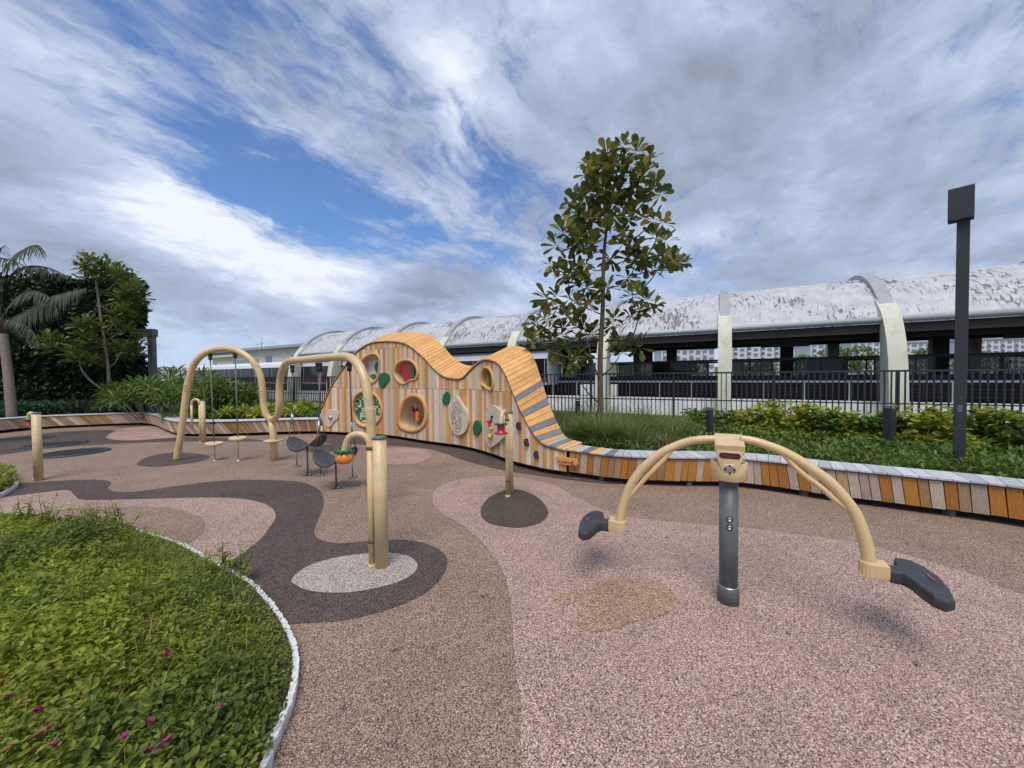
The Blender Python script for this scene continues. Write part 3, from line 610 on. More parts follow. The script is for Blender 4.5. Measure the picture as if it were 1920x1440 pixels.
# top strip: planks across
length = 0; s = S_W0; i = 0; last = None
top_s = [S_W0]; 
while top_s[-1] < S_W1:
    x = top_s[-1]; dz = abs(Ftop(x+.05)-Ftop(x-.0))/.05; top_s.append(x+.102/math.sqrt(1+dz*dz))
greys = [S_of(968.5, 775), S_of(984, 798), S_of(998.5, 815), S_of(1012, 826)]
for i in range(len(top_s)-1):
    x0, x1 = top_s[i], min(top_s[i+1], S_W1); x1g = x1-.014*(x1-x0)/.102
    mm = 'p_gy' if any(x0 <= q < x1 for q in greys) else ('p_or' if x1 < greys[-1] else ['p_or', 'p_wh', 'p_gy', 'p_or', 'w_pk'][i % 5])
    th = .022
    def cor(x, o, dz): return PP(x, o, Ftop(x)+(Braise(x) if o > .1 else 0)+dz)
    V = [cor(x0, -.02, -th), cor(x1g, -.02, -th), cor(x1g, TW+.02, -th), cor(x0, TW+.02, -th)]
    V += [cor(x0, -.02, .004), cor(x1g, -.02, .004), cor(x1g, TW+.02, .004), cor(x0, TW+.02, .004)]
    b = MB(); b.add(V, [(3, 2, 1, 0), (4, 5, 6, 7), (0, 1, 5, 4), (1, 2, 6, 5), (2, 3, 7, 6), (3, 0, 4, 7)]); b.build('top_plank', mm, wall)
b = MB(); pts = [PP(x, -.012, Ftop(x)-.035) for x in np.arange(S_W0, S_W1, .06)]; b.tube(pts, .012, 6); b.build('edge_trim', 'char', wall)
b = MB(); xs_ = np.arange(S_W0, S_W1+.01, .08)
for x0, x1 in zip(xs_[:-1], xs_[1:]):
    b.add([PP(x0, 0, Ftop(x0)-.03), PP(x1, 0, Ftop(x1)-.03), PP(x1, TW, Ftop(x1)+Braise(x1)-.03), PP(x0, TW, Ftop(x0)+Braise(x0)-.03)], [(0, 1, 2, 3)])
b.build('strip_underlay', 'black', wall)
# porthole frames
def frame(k, depth, inner=.80, m2='plyin'):
    lo, li = HO[k], scaled(HO[k], inner); n = len(lo)
    md = scaled(HO[k], (1+inner)/2)
    loops = [(lo, .002), (lo, -.022), (md, -.04), (li, -.022), (li, .03)]
    V = []; Fq = []
    for lp, o in loops: V += [PP(p.x, o, p.y) for p in lp]
    for j in range(len(loops)-1):
        for i in range(n):
            i2 = (i+1) % n; Fq.append((j*n+i, j*n+i2, (j+1)*n+i2, (j+1)*n+i))
    b = MB(); b.add(V, Fq, True); fr = b.build('porthole_frame', 'ply', wall)
    V = []; Fq = []
    for o in (.03, depth): V += [PP(p.x, o, p.y) for p in li]
    for i in range(n):
        i2 = (i+1) % n; Fq.append((i, i2, n+i2, n+i))
    b = MB(); b.add(V, Fq, False); b.build('tunnel_lining', m2, fr); return fr
frames = {k: frame(k, d, inn, mm) for k, d, inn, mm in (('h1', TW, .82, 'plyin'), ('h2', .5, .82, 'plyin'), ('h3', TW, .78, 'plyin'), ('h4', TW, .84, 'plyin'), ('h5', TW, .80, 'plyin'))}
def loopc(k): lp = HO[k]; return sum(p.x for p in lp)/len(lp), sum(p.y for p in lp)/len(lp)
def inside(lp, x, z):
    it = inter(lp, x); return it and it[0] < z < it[1]
# h4: wall of green and white cubes
li = scaled(HO['h4'], .84); bw, bgn, rods = MB(), MB(), MB(); xs = [p.x for p in li]; zs = [p.y for p in li]
for ix, x in enumerate(np.arange(min(xs), max(xs), .068)):
    rods.tube([PP(x+.03, .09, inter(li, x+.03)[0] if inter(li, x+.03) else 1), PP(x+.03, .09, inter(li, x+.03)[1] if inter(li, x+.03) else 1.02)], .005, 5)
    for iz, z in enumerate(np.arange(min(zs), max(zs), .066)):
        if not inside(li, x+.03, z+.02): continue
        tgt = bw if random.random() < .52 else bgn; p = PP(x+.03, .08, z+.03); q = PP(x+.08, .08, z)
        tgt.box(p, (.05, .05, .048), math.atan2(q.y-p.y, q.x-p.x)+random.choice((0, 0, .3)))
MT['cubew'] = mat('white_cube', (.62, .68, .66), .4); MT['cubeg'] = mat('green_cube', (.03, .16, .03), .4, objvar=.3)
tag(bw.build('white_cubes', 'cubew', frames['h4']), kind='stuff'); tag(bgn.build('green_cubes', 'cubeg', frames['h4']), kind='stuff'); rods.build('rods', 'steel', frames['h4'])
def disc_panel(k, pts, off, th, m, name):
    """flat shaped panel set inside porthole k; pts are (ds,dz) from its centre"""
    cx, cz = loopc(k); b = MB(); P0 = PP(cx, off, cz); P1 = PP(cx+.1, off, cz); t = (P1-P0).normalized(); nrm = Vector((-t.y, t.x, 0))
    b.prism([P0+t*a+Vector((0, 0, c)) for a, c in pts], nrm*th); return b.build(name, m, frames[k])
hexa = lambda cx, cz, r, n=6, r0=0: [(cx+r*math.cos(2*PI*i/n+r0), cz+r*math.sin(2*PI*i/n+r0)) for i in range(n)]
disc_panel('h1', hexa(.02, 0, .62, 10), .2, .02, 'cubew', 'mirror_panel')
disc_panel('h1', hexa(.10, .0, .16), .15, .02, 'green', 'green_facet'); disc_panel('h1', hexa(.16, .30, .15), .15, .02, 'green', 'green_facet'); disc_panel('h1', hexa(.28, .12, .12), .15, .02, 'green', 'green_facet')
disc_panel('h1', hexa(-.1, -.28, .12), .15, .02, 'green', 'green_facet')
cx, cz = loopc('h2'); P0 = PP(cx-.02, .04, cz+.02); P1 = PP(cx-.02, .5, cz+.02); b = MB(); b.lathe(P0, [(.24, 0), (.25, .03), (.27, .1), (.27, .2), (.20, .22), (.19, .3), (0, .31)], 24, P1-P0); b.build('red_bubble', 'red', frames['h2'])
b = MB(); b.lathe(P0, [(.19, .12), (.19, .15), (.16, .15), (.16, .12), (.19, .12)], 24, P1-P0); b.build('maroon_ring', 'maroon', frames['h2'])
disc_panel('h2', [(.14, -.2), (.27, -.2), (.27, .2), (.14, .2)], .03, .02, 'green', 'green_flap')
disc_panel('h2', hexa(0, 0, .5, 12), .49, .02, 'maroon', 'back_panel')
disc_panel('h3', [(-.10, -.2), (.16, -.2), (.16, .02), (.10, .2), (.04, .26), (-.04, .08)], .05, .03, 'green', 'green_leaf_panel')
disc_panel('h3', [(-.10, -.2), (-.02, -.2), (-.02, .02), (-.06, .10), (-.10, .0)], .035, .03, 'l_lime', 'lime_leaf_panel')
cx, cz = loopc('h5'); b = MB(); q = PP(cx, .09, 0); b.tube([(q.x, q.y, cz-.45), (q.x, q.y, cz+.45)], .006, 6); b.build('spindle', 'steel', frames['h5'])
disc_panel('h5', [(-.09, .02), (0, -.12), (.06, -.05), (.05, .1), (.02, .13), (-.02, .05)], .08, .05, 'red', 'red_spinner')
disc_panel('h5', [(.06, -.2), (.12, -.16), (.13, -.02), (.06, .05), (.04, -.06)], .06, .05, 'orangep', 'orange_spinner')
disc_panel('h5', [(-.14, .16), (-.10, .02), (-.03, -.02), (-.08, .08)], .08, .04, 'darkm', 'dark_spinner')
disc_panel('h5', [(.02, .12), (.0, .02), (.05, .0), (.06, .1)], .08, .04, 'darkm', 'dark_spinner')
# panels fixed on the front
def front_panel(pxs, th, m, name, out=.0, smooth=True, parent=wall, bevel=.004, label=None):
    sz = [Vector((*wall_sz(*p), 0)) for p in pxs]
    if smooth: sz = smoothpath(sz, 5, True)
    cx = sum(p.x for p in sz)/len(sz); P0 = PP(cx, 0, 0); P1 = PP(cx+.05, 0, 0); t = (P1-P0).normalized(); nf = Vector((t.y, -t.x, 0))
    half = max(abs(p.x-cx) for p in sz); gap = .003
    # stand clear of the curved boards
    for x in (cx-half, cx+half):
        d = (PP(x, 0, 0)-P0).dot(nf); gap = max(gap, d+.003)
    b = MB(); b.prism([P0+t*(p.x-cx)+nf*(out+.002)+Vector((0, 0, p.y)) for p in sz], nf*(th+gap)); o = b.build(name, m, parent, bevel=bevel)
    if label: o['label'] = label
    return o, (P0+nf*(out+.002+th+gap), t, nf, cx)
front_panel([(712, 712), (714, 702), (722, 699), (730, 703), (731, 712), (725, 720), (718, 727), (713, 722)], .03, 'green', 'leaf_grip')
front_panel([(832, 745), (835, 738), (840, 734), (844, 740), (844, 750), (840, 757), (834, 758), (831, 752)], .03, 'green', 'leaf_grip')
front_panel([(890, 795), (894, 789), (900, 789), (904, 797), (903, 807), (897, 815), (892, 816), (889, 806)], .03, 'green', 'leaf_grip')
mz, fr0 = front_panel([(848, 752), (855, 743), (862, 745), (870, 758), (878, 772), (881, 790), (877, 806), (868, 814.5), (857, 813), (848, 800), (843, 782), (843, 765)], .025, 'beige', 'maze_panel')
def on_panel(fr, a, c, out=0): P0, t, nf, cx = fr; return P0+t*a+nf*out+Vector((0, 0, c))
sc_, zc_ = wall_sz(861, 782); a0 = sc_-fr0[3]; b = MB(); random.seed(3)
for r in (.07, .125, .18, .235):
    for k in range(5):
        st = random.uniform(0, .5)+k*2*PI/5; ln = random.uniform(.7, 1.1)
        b.tube([on_panel(fr0, a0+r*.72*math.cos(st+ln*j/8), zc_+r*1.35*math.sin(st+ln*j/8), .001) for j in range(9)], .0055, 5)
for k in range(9):
    q = random.uniform(0, 2*PI); r = random.choice((.07, .125, .18)); b.tube([on_panel(fr0, a0+rr*.72*math.cos(q), zc_+rr*1.35*math.sin(q), .001) for rr in (r, r+.055)], .0055, 5)
b.build('maze_groove', 'darkm', mz)
mp_, fr1 = front_panel([(913, 778), (917, 764), (925, 760), (935, 763), (944, 772), (950, 785), (953, 800), (952, 815), (941, 827), (928, 837), (920, 837), (913, 826), (911, 808), (914, 795)], .025, 'beige', 'music_panel')
s1_, z1_ = wall_sz(928, 790); a1 = s1_-fr1[3]
b = MB(); b.tube([on_panel(fr1, a1-.02, z1_-.02, .015), on_panel(fr1, a1-.02, z1_+.10, .015), on_panel(fr1, a1+.05, z1_+.105, .015)], .011, 6); b.build('slot', 'darkm', mp_)
b = MB(); b.lathe(on_panel(fr1, a1-.10, z1_-.01, .02), [(0, -.04), (.035, -.02), (.04, 0), (.03, .03), (0, .05)], 14, fr1[2]); b.tube([on_panel(fr1, a1-.10, z1_-.01, .04), on_panel(fr1, a1-.02, z1_-.10, .04)], .018, 8); b.build('red_slider', 'red', mp_)
b = MB(); b.lathe(on_panel(fr1, a1+.0, z1_-.13, .03), [(0, -.03), (.035, -.01), (.035, .02), (0, .04)], 14, fr1[2]); b.lathe(on_panel(fr1, a1-.05, z1_-.29, .03), [(0, -.03), (.06, -.01), (.055, .02), (0, .04)], 14, fr1[2]); b.tube([on_panel(fr1, a1+.0, z1_-.13, .02), on_panel(fr1, a1+.01, z1_-.3, .02)], .012, 8); b.build('yellow_slider', 'yellow', mp_)
kp, fr2 = front_panel([(612, 776), (616, 769), (624, 768), (632, 770), (636, 777), (634, 785), (627, 791), (620, 800), (613, 798), (610, 790)], .022, 'beige', 'knob_panel')
s2_, z2_ = wall_sz(622, 783); b = MB(); b.lathe(on_panel(fr2, s2_-fr2[3], z2_, 0), [(.05, 0), (.05, .02), (.035, .05), (0, .055)], 16, fr2[2]); b.build('steel_knob', 'steel', kp)
for (x, y) in ((974.5, 798), (989, 829), (1007, 852)):
    front_panel([(x-4, y-2), (x-1.5, y-7), (x+1.5, y-7), (x+4, y+6), (x+1, y+8), (x-3, y+5)], .045, 'char', 'climbing_hold', smooth=False, bevel=.006)
sg, fr3 = front_panel([(1043.5, 855), (1062, 857), (1075, 859.5), (1083, 860), (1085, 868), (1083, 872), (1064, 871), (1049, 869)], .03, 'ply', 'maker_sign', smooth=False, parent=wall, bevel=.003)
s3_, z3_ = wall_sz(1049, 867)
fc = bpy.data.curves.new('KOMPAN', 'FONT'); fc.body = 'KOMPAN'; fc.size = .058; fc.extrude = .002; fc.offset = .0012
to = bpy.data.objects.new('tmp_text', fc); COL.objects.link(to); bpy.context.view_layer.update()
tm = bpy.data.meshes.new_from_object(to.evaluated_get(bpy.context.evaluated_depsgraph_get())); bpy.data.objects.remove(to)
lt = bpy.data.objects.new('lettering', tm); COL.objects.link(lt); tm.materials.clear(); tm.materials.append(MT['red'])
t, nf = fr3[1], fr3[2]; Mx = Matrix((t, Vector((0, 0, 1)), nf)).transposed(); p = on_panel(fr3, s3_-fr3[3]-.0, z3_+.004, .001)
for v in tm.vertices: v.co = Mx @ v.co + p - wc
lt.parent = sg
b = MB(); q0 = on_panel(fr3, s3_-fr3[3]+.245, z3_+.03, .0)
b.tube([q0+Vector((0, 0, -.035)), q0+Vector((0, 0, .0))], .005, 5); b.tube([q0-t*.022+Vector((0, 0, .012)), q0+t*.022+Vector((0, 0, .012))], .005, 5); b.tube([q0-t*.015+Vector((0, 0, -.03)), q0, q0+t*.02+Vector((0, 0, -.03))], .005, 5); b.lathe(q0+Vector((0, 0, .03)), [(0, -.01), (.01, 0), (0, .01)], 8); b.build('emblem', 'red', sg)

# ------------------------------------------------------------------ swing frame
A, Mm, C = G(331, 863), G(514, 864), G(703, 948)
swing = empty('tubular_swing_set', Mm, 'cream tubular frame looping in two arches over the hanging steps and swings', 'swing frame')
lp = [(331, 863), (341, 803), (348, 748), (354, 712), (366, 680), (387, 661), (414.6, 654), (442, 656.5), (469, 673), (486, 699), (492, 728), (494, 757), (499, 777), (508.5, 786)]
rp = [(520, 779), (523.5, 757.5), (524, 723), (529, 696), (541, 678.5), (575, 674), (621, 670), (650, 669), (668, 679.6), (680, 700), (688, 730), (692, 762), (695, 792), (703, 948)]
pts = smoothpath([on_line(x, y, A, Mm) for x, y in lp]+[on_line(x, y, Mm, C) for x, y in rp], 7)
b = MB(); b.tube(pts, .058, 18); b.build('looping_tube', 'cream', swing)
j = on_line(509, 786, A, Mm); b = MB(); b.tube([(Mm.x, Mm.y, 0), (Mm.x, Mm.y, j.z*.6), (j.x, j.y, j.z)], .06, 18); b.build('middle_post', 'cream', swing)
z = on_line(513, 826, A, Mm).z; b = MB(); b.lathe((Mm.x, Mm.y, z), [(.16, -.012), (.16, .012)], 24); b.build('collar_plate', 'plyin', swing)
for P0 in ((352, 726), (492, 737), (690, 772)):
    pl_ = on_line(*P0, A, Mm) if P0[0] < 510 else on_line(*P0, Mm, C); b = MB()
    for k in range(4): b.lathe(pl_+Vector((0, 0, -.06+.035*k)), [(.066, -.004), (.069, 0), (.066, .004)], 18)
    b.build('joint_ring', 'creamold', swing)
def hang(px, py, plane):
    P0 = on_line(px, py, *plane); b = MB(); b.box((P0.x, P0.y, P0.z-.02), (.05, .05, .07)); b.lathe((P0.x, P0.y, P0.z-.09), [(0, -.03), (.03, -.02), (.03, .03), (0, .045)], 12); b.build('swivel', 'darkm', swing); return Vector((P0.x, P0.y, P0.z-.1))
MT['rope'] = mat('grey_rope', (.16, .18, .17), .8, bump=.4, bscale=200)
def step(px_t, py_t, px_b, py_b, py_disk, knob, label):
    t_ = hang(px_t, py_t, (A, Mm)); g_ = on_line(px_b, py_b, A, Mm); g_.z = .0; r = empty('balance_step', g_, label, 'balance step', 'hanging balance steps')
    z = on_line(px_b, py_disk, A, Mm).z; f = (z/(t_.z)); c = g_.lerp(t_, z/t_.z)
    b = MB(); b.tube([c, t_], .011, 8); b.build('rope', 'rope', r)
    b = MB(); b.tube([g_, c], .012, 8); b.lathe(g_, [(.05, 0), (.05, .008), (.015, .02)], 12); b.build('tether', 'steel', r)
    b = MB(); b.lathe(c, [(.135, -.026), (.145, -.015), (.145, .015), (.135, .026)], 28, (.06, -.03, 1)); b.build('step_disk', 'plyin', r)
    if knob:
        k = g_.lerp(t_, on_line(px_b, knob, A, Mm).z/t_.z); b = MB(); b.lathe(k, [(0, -.03), (.05, -.015), (.055, .01), (0, .035)], 16); b.build('grip_knob', 'darkm', r)
step(394, 664, 403, 862, 832, 793, 'round wooden balance step with black grip knob hanging left under the first arch')
step(441, 660, 447, 861, 822, 0, 'round wooden balance step without a knob hanging right under the first arch')
def seat(pxl, pyl, pxr, pyr, centre, zc, label, la):
    tl, tr = hang(pxl, pyl, (Mm, C)), hang(pxr, pyr, (Mm, C)); cpt = on_line(centre[0], centre[1], Mm, C); cpt.z = 0
    r = empty('hanging_swing', cpt, label, 'swing', 'black moulded swings')
    ax = (C-Mm).normalized(); ax.z = 0; ax = (ax*.86+Vector((ax.y, -ax.x, 0))*-.5).normalized(); sd_ = Vector((ax.y, -ax.x, 0))
    n1, n2 = 20, 14; V = []; 
    for layer in (0, 1):
        for i in range(n1+1):
            a = -1+2*i/n1
            for j in range(n2+1):
                c = -1+2*j/n2; rr = (1-abs(a)**3.0)**(1/2.6) if abs(a) < 1 else 0; rr = max(rr, .25)
                z = zc+.16*(abs(a)**1.7)-.05*(c*rr)**2+(.03*a)-layer*.022
                p = cpt+ax*(.30*a)+sd_*(.215*c*rr); V.append((p.x, p.y, z))
    m_ = (n1+1)*(n2+1); Fq = []
    for i in range(n1):
        for j in range(n2):
            q = i*(n2+1)+j; Fq.append((q, q+n2+1, q+n2+2, q+1)); Fq.append((m_+q, m_+q+1, m_+q+n2+2, m_+q+n2+1))
    for i in range(n1):
        q = i*(n2+1); Fq.append((q, m_+q, m_+q+n2+1, q+n2+1)); q += n2; Fq.append((q, q+n2+1, m_+q+n2+1, m_+q))
    for j in range(n2): Fq.append((j, j+1, m_+j+1, m_+j)); q = n1*(n2+1)+j; Fq.append((q, m_+q, m_+q+1, q+1))
    b = MB(); b.add(V, Fq, True); b.build('seat', 'rubber', r)
    for sgn, tp in ((-1, tl), (1, tr)):
        e = cpt+ax*(.28*sgn)+Vector((0, 0, zc+.14)); mid = e.lerp(tp, .36)
        b = MB(); b.tube([mid, tp], .010, 8); b.build('hanger_rod', 'zinc', r)
        b = MB()
        for lat in (-.06, .06): b.tube([e+sd_*lat, mid], .006, 6)
        b.build('chain', 'zinc', r)
        b = MB(); b.tube([e.lerp(mid, .5), mid], .014, 8); b.build('chain_sleeve', 'steel', r)
    b = MB(); b.tube([(cpt.x, cpt.y, zc-.02), (cpt.x, cpt.y, 0)], .013, 8)
    for k in (-1, 1): b.lathe((cpt.x+.035*k, cpt.y, 0), [(.032, 0), (.032, .02), (.0, .035)], 12)
    b.build('floor_tether', 'zinc', r)
    for (gx, gy) in la:
        q = G(gx, gy); b = MB(); b.tube([(q.x, q.y, 0), (q.x, q.y, .30)], .009, 6); b.lathe((q.x, q.y, 0), [(.07, 0), (.07, .012), (.02, .02)], 14); b.build('ground_anchor', 'zinc', r)
seat(548, 686, 596, 682, (575, 800), .50, 'black curved swing seat hanging farther left beside the middle post', [(557, 875)])
seat(600, 682, 655, 680, (628, 800), .42, 'black curved swing seat hanging nearer beside the orange fruit pipe', [(601, 891), (661, 896)])
q = G(663, 909); b = MB(); b.lathe((q.x, q.y, 0), [(.10, .0), (.10, .012), (.03, .022)], 18); tag(b.build('anchor_plate', 'zinc'), 'flat round steel plate on the floor in front of the nearer swing', 'floor plate')

# ------------------------------------------------------------------ speaking-tube posts
def talk_post(px, py, top, dirv, rp_, kind, label, k=1.0):
    c = G(px, py); r = empty('speaking_post', c, label, 'play post', 'cream posts with bent pipes'); dv = Vector((*dirv, 0)).normalized()
    b = MB(); b.tube([c, c+Vector((0, 0, top))], rp_, 24); b.build('post', 'creamold', r)
    b = MB(); b.lathe(c+Vector((0, 0, top)), [(rp_+.004, -.003), (rp_+.006, .006), (rp_*.8, .018), (0, .022)], 24); b.build('cap', 'zinc', r)
    a = c+dv*(rp_+.028)
    b = MB(); b.tube([a+Vector((0, 0, .005)), a+Vector((0, 0, top-.06))], .026, 14); b.lathe(a, [(.034, 0), (.034, .03)], 14); b.build('lower_pipe', 'creamold', r)
    e = c+dv*(rp_+.25); zt = top-.05
    P = smoothpath([a+Vector((0, 0, zt-.05)), a+Vector((0, 0, zt)), a+dv*.03*k+Vector((0, 0, zt+.06*k)), a+dv*.10*k+Vector((0, 0, zt+.085*k)), a+dv*.17*k+Vector((0, 0, zt+.06*k)), a+dv*.205*k+Vector((0, 0, zt-.01)), a+dv*.215*k+Vector((0, 0, zt-.06))], 5)
    b = MB(); b.tube(P, .027, 14); b.build('bent_pipe', 'cream', r)
    b = MB()
    for hh in (.22, zt-.03): b.lathe(a+Vector((0, 0, hh)), [(.031, -.012), (.031, .012)], 14); b.box((a+dv*-.015+Vector((0, 0, hh))), (.03, .03, .03))
    b.build('bracket', 'bark', r)
    if kind:
        e = P[-1]; b = MB(); n = 20
        V = [e+Vector((0, 0, .012))]
        for w_ in range(n):
            q = 2*PI*w_/n; rr = (.085 if w_ % 2 else .06)*k; V.append(e+Vector((rr*math.cos(q), rr*math.sin(q), .004 if w_ % 2 else .012)))
        V += [v-Vector((0, 0, .018)) for v in V]; m_ = n+1
        Fq = [(0, 1+w_, 1+(w_+1) % n) for w_ in range(n)]+[(m_, m_+1+(w_+1) % n, m_+1+w_) for w_ in range(n)]+[(1+w_, m_+1+w_, m_+1+(w_+1) % n, 1+(w_+1) % n) for w_ in range(n)]
        b.add(V, Fq); b.build('leaf_collar', 'green', r)
        b = MB()
        if kind == 'orange': b.lathe(e+Vector((0, 0, -.01)), [(.05, 0), (.068, -.018), (.074, -.045), (.066, -.075), (.045, -.09), (.04, -.07), (0, -.06)], 24)
        else: b.lathe(e+Vector((0, 0, -.01)), [(r_*k, h_*k) for r_, h_ in ((.045, 0), (.05, -.03), (.045, -.06), (.055, -.085), (.085, -.105), (.08, -.115), (.03, -.10), (0, -.09))], 24)
        b.build('fruit_mouthpiece', 'orangep' if kind == 'orange' else 'red', r)
    else:
        e = P[-1]; b = MB(); b.tube([e, (e.x, e.y, .35)], .026, 12); b.build('outer_pipe', 'cream', r)
talk_post(716, 1063, 1.085, (-1, .05), .056, 'orange', 'nearest thick cream post with an orange fruit pipe, on the pale floor oval')
talk_post(956, 929, 1.10, (-.34, -.94), .05, 'red', 'cream post with a red fruit pipe standing on the dark round patch')
talk_post(73, 901, 1.07, (-.92, .28), .05, 'red', 'cream post with red fruit at the left beside the round trampolines', k=.6)
talk_post(382, 829, 1.04, (-1, .05), .05, '', 'cream post with plain looped pipe behind the left arch leg')
# ------------------------------------------------------------------ trampolines
for i, (x, y, lb) in enumerate(((44, 823.5, 'farthest of three round black floor trampolines, nearest the bench'), (103, 834, 'middle of three round black floor trampolines'), (139, 849.5, 'nearest of three round black floor trampolines, right of the cream post'))):
    c = G(x, y); r = empty('floor_trampoline', c, lb, 'trampoline', 'round trampolines set in the floor')
    b = MB(); b.lathe(c, [(.46, .007), (.46, .016)], 40); b.build('mat', 'black', r)
    b = MB(); b.lathe(c, [(.46, .007), (.47, .028), (.53, .028), (.56, .006)], 40); b.build('rim', 'rubber', r)
# ------------------------------------------------------------------ seesaw
SCn = G(1365.5, 1128); SCn.z = 0
ss = empty('seesaw', SCn, 'cream arched spinning seesaw with two black seats on a grey post', 'seesaw')
ad = Vector((.891, -.455, 0)); nd = Vector((-.455, -.891, 0)); SE = SCn+ad
b = MB(); b.lathe(SCn, [(.058, 0), (.058, .88)], 32); b.build('post', 'zinc', ss)
b = MB(); b.lathe(SCn, [(.068, .0), (.068, .105), (.064, .115), (.058, .116)], 32); b.build('base_sleeve', 'zinc', ss)
b = MB(); b.lathe(SCn, [(.066, .1165), (.066, .122), (.0585, .124)], 32); b.build('sleeve_ring', 'steel', ss)
b = MB()
for hh in (.60, .545): b.lathe(SCn+nd*.056+Vector((.004, 0, hh)), [(.021, 0), (.021, .004)], 16, nd)
b.build('bolt_recess', 'black', ss)
for hh in (.60, .545):
    b = MB(); b.lathe(SCn+nd*.061+Vector((.004, 0, hh)), [(.015, 0), (.015, .006), (.009, .009), (.009, .004), (0, .004)], 6 if False else 14, nd); b.build('bolt', 'steel', ss)
b = MB(); b.lathe(SCn, [(.0585, .865), (.108, .868), (.112, .873), (.112, .985), (.108, .99), (.098, .99), (.098, .965), (0, .965)], 40); b.build('collar_ring', 'cream', ss)
b = MB()
for k in range(8):
    q = PI/4*k+.2; b.lathe(SCn+Vector((.08*math.cos(q), .08*math.sin(q), .965)), [(.010, 0), (.010, .03), (.006, .035), (0, .035)], 8)
b.build('collar_bolt', 'steel', ss)
# head: wedge box with tapering front plate
def hp(a, n, z): return SCn+ad*a+nd*n+Vector((0, 0, z))
w = .088; b = MB()
V = [hp(-w, .10, 1.06), hp(w, .10, 1.06), hp(w, -.10, 1.06), hp(-w, -.10, 1.06), hp(-w, .112, 1.118), hp(w, .112, 1.118), hp(w, -.10, 1.165), hp(-w, -.10, 1.165)]
b.add(V, [(3, 2, 1, 0), (4, 5, 6, 7), (0, 1, 5, 4), (1, 2, 6, 5), (2, 3, 7, 6), (3, 0, 4, 7)]); b.build('head_box', 'cream', ss, bevel=.007)
out = [(-.078, 1.075), (-.075, 1.02), (-.045, .945), (-.032, .925), (-.012, .915), (.012, .915), (.032, .925), (.045, .945), (.075, 1.02), (.078, 1.075)]
b = MB(); b.prism([hp(a, .085, z) for a, z in out], nd*.022); fpn = b.build('face_plate', 'creamold', ss, bevel=.004)
def slot(hw, hh, zc, n0, th, m, nm):
    pts = [hp(hw*0+sx*(hw-hh)+hh*math.cos(q), n0, zc+hh*math.sin(q)) for sx, qs in ((1, np.linspace(-PI/2, PI/2, 8)), (-1, np.linspace(PI/2, 3*PI/2, 8))) for q in qs]
    b = MB(); b.prism(pts, nd*th); b.build(nm, m, fpn)
slot(.062, .018, 1.045, .106, .004, 'black', 'slot'); slot(.050, .009, 1.043, .1095, .002, 'maroon', 'slot_light')
b = MB(); b.lathe(hp(0, .104, .955), [(.034, 0), (.034, .006), (.02, .008)], 20, nd); b.build('emblem', 'steel', fpn)
b = MB()
for a, z in ((0, .025), (0, -.025), (.027, 0), (-.027, 0)): b.box(hp(a, .113, .955+z), (.012, .008, .012), math.atan2(ad.y, ad.x))
b.build('emblem_dot', 'black', fpn)
armL = [(1342, 823), (1315, 824), (1290, 828), (1262, 838), (1240, 849), (1218, 866), (1198, 887), (1181, 913), (1170, 942), (1164, 965), (1161, 992)]
armR = [(1388, 823), (1410, 826), (1436, 834), (1465, 845), (1495, 861), (1525, 881), (1555, 903), (1582, 933), (1604, 965), (1618, 1000), (1627, 1035), (1632, 1072)]
ends = []
for arm, i0, i1, offv in ((armL, 3, 8, 1), (armR, 3, 8, 1)):
    P = [on_line(x, y, SCn, SE) for x, y in arm]; sp = smoothpath(P, 5); n = len(sp)
    b = MB(); b.tube(sp, [.026+.011*(i/n) for i in range(n)], 18); b.build('arm', 'cream', ss)
    seg = P[i0:i1+1]; c0 = SCn+Vector((0, 0, .45)); q = []
    for i, p in enumerate(seg):
        t = i/(len(seg)-1); k = math.sin(PI*t)**.6*.060; dr = (c0-p).normalized(); q.append(p+dr*k+nd*.012*math.sin(PI*t))
    b = MB(); b.tube(smoothpath(q, 5), .017, 14); b.build('brace_tube', 'cream', ss)
    ends.append(P[-1])
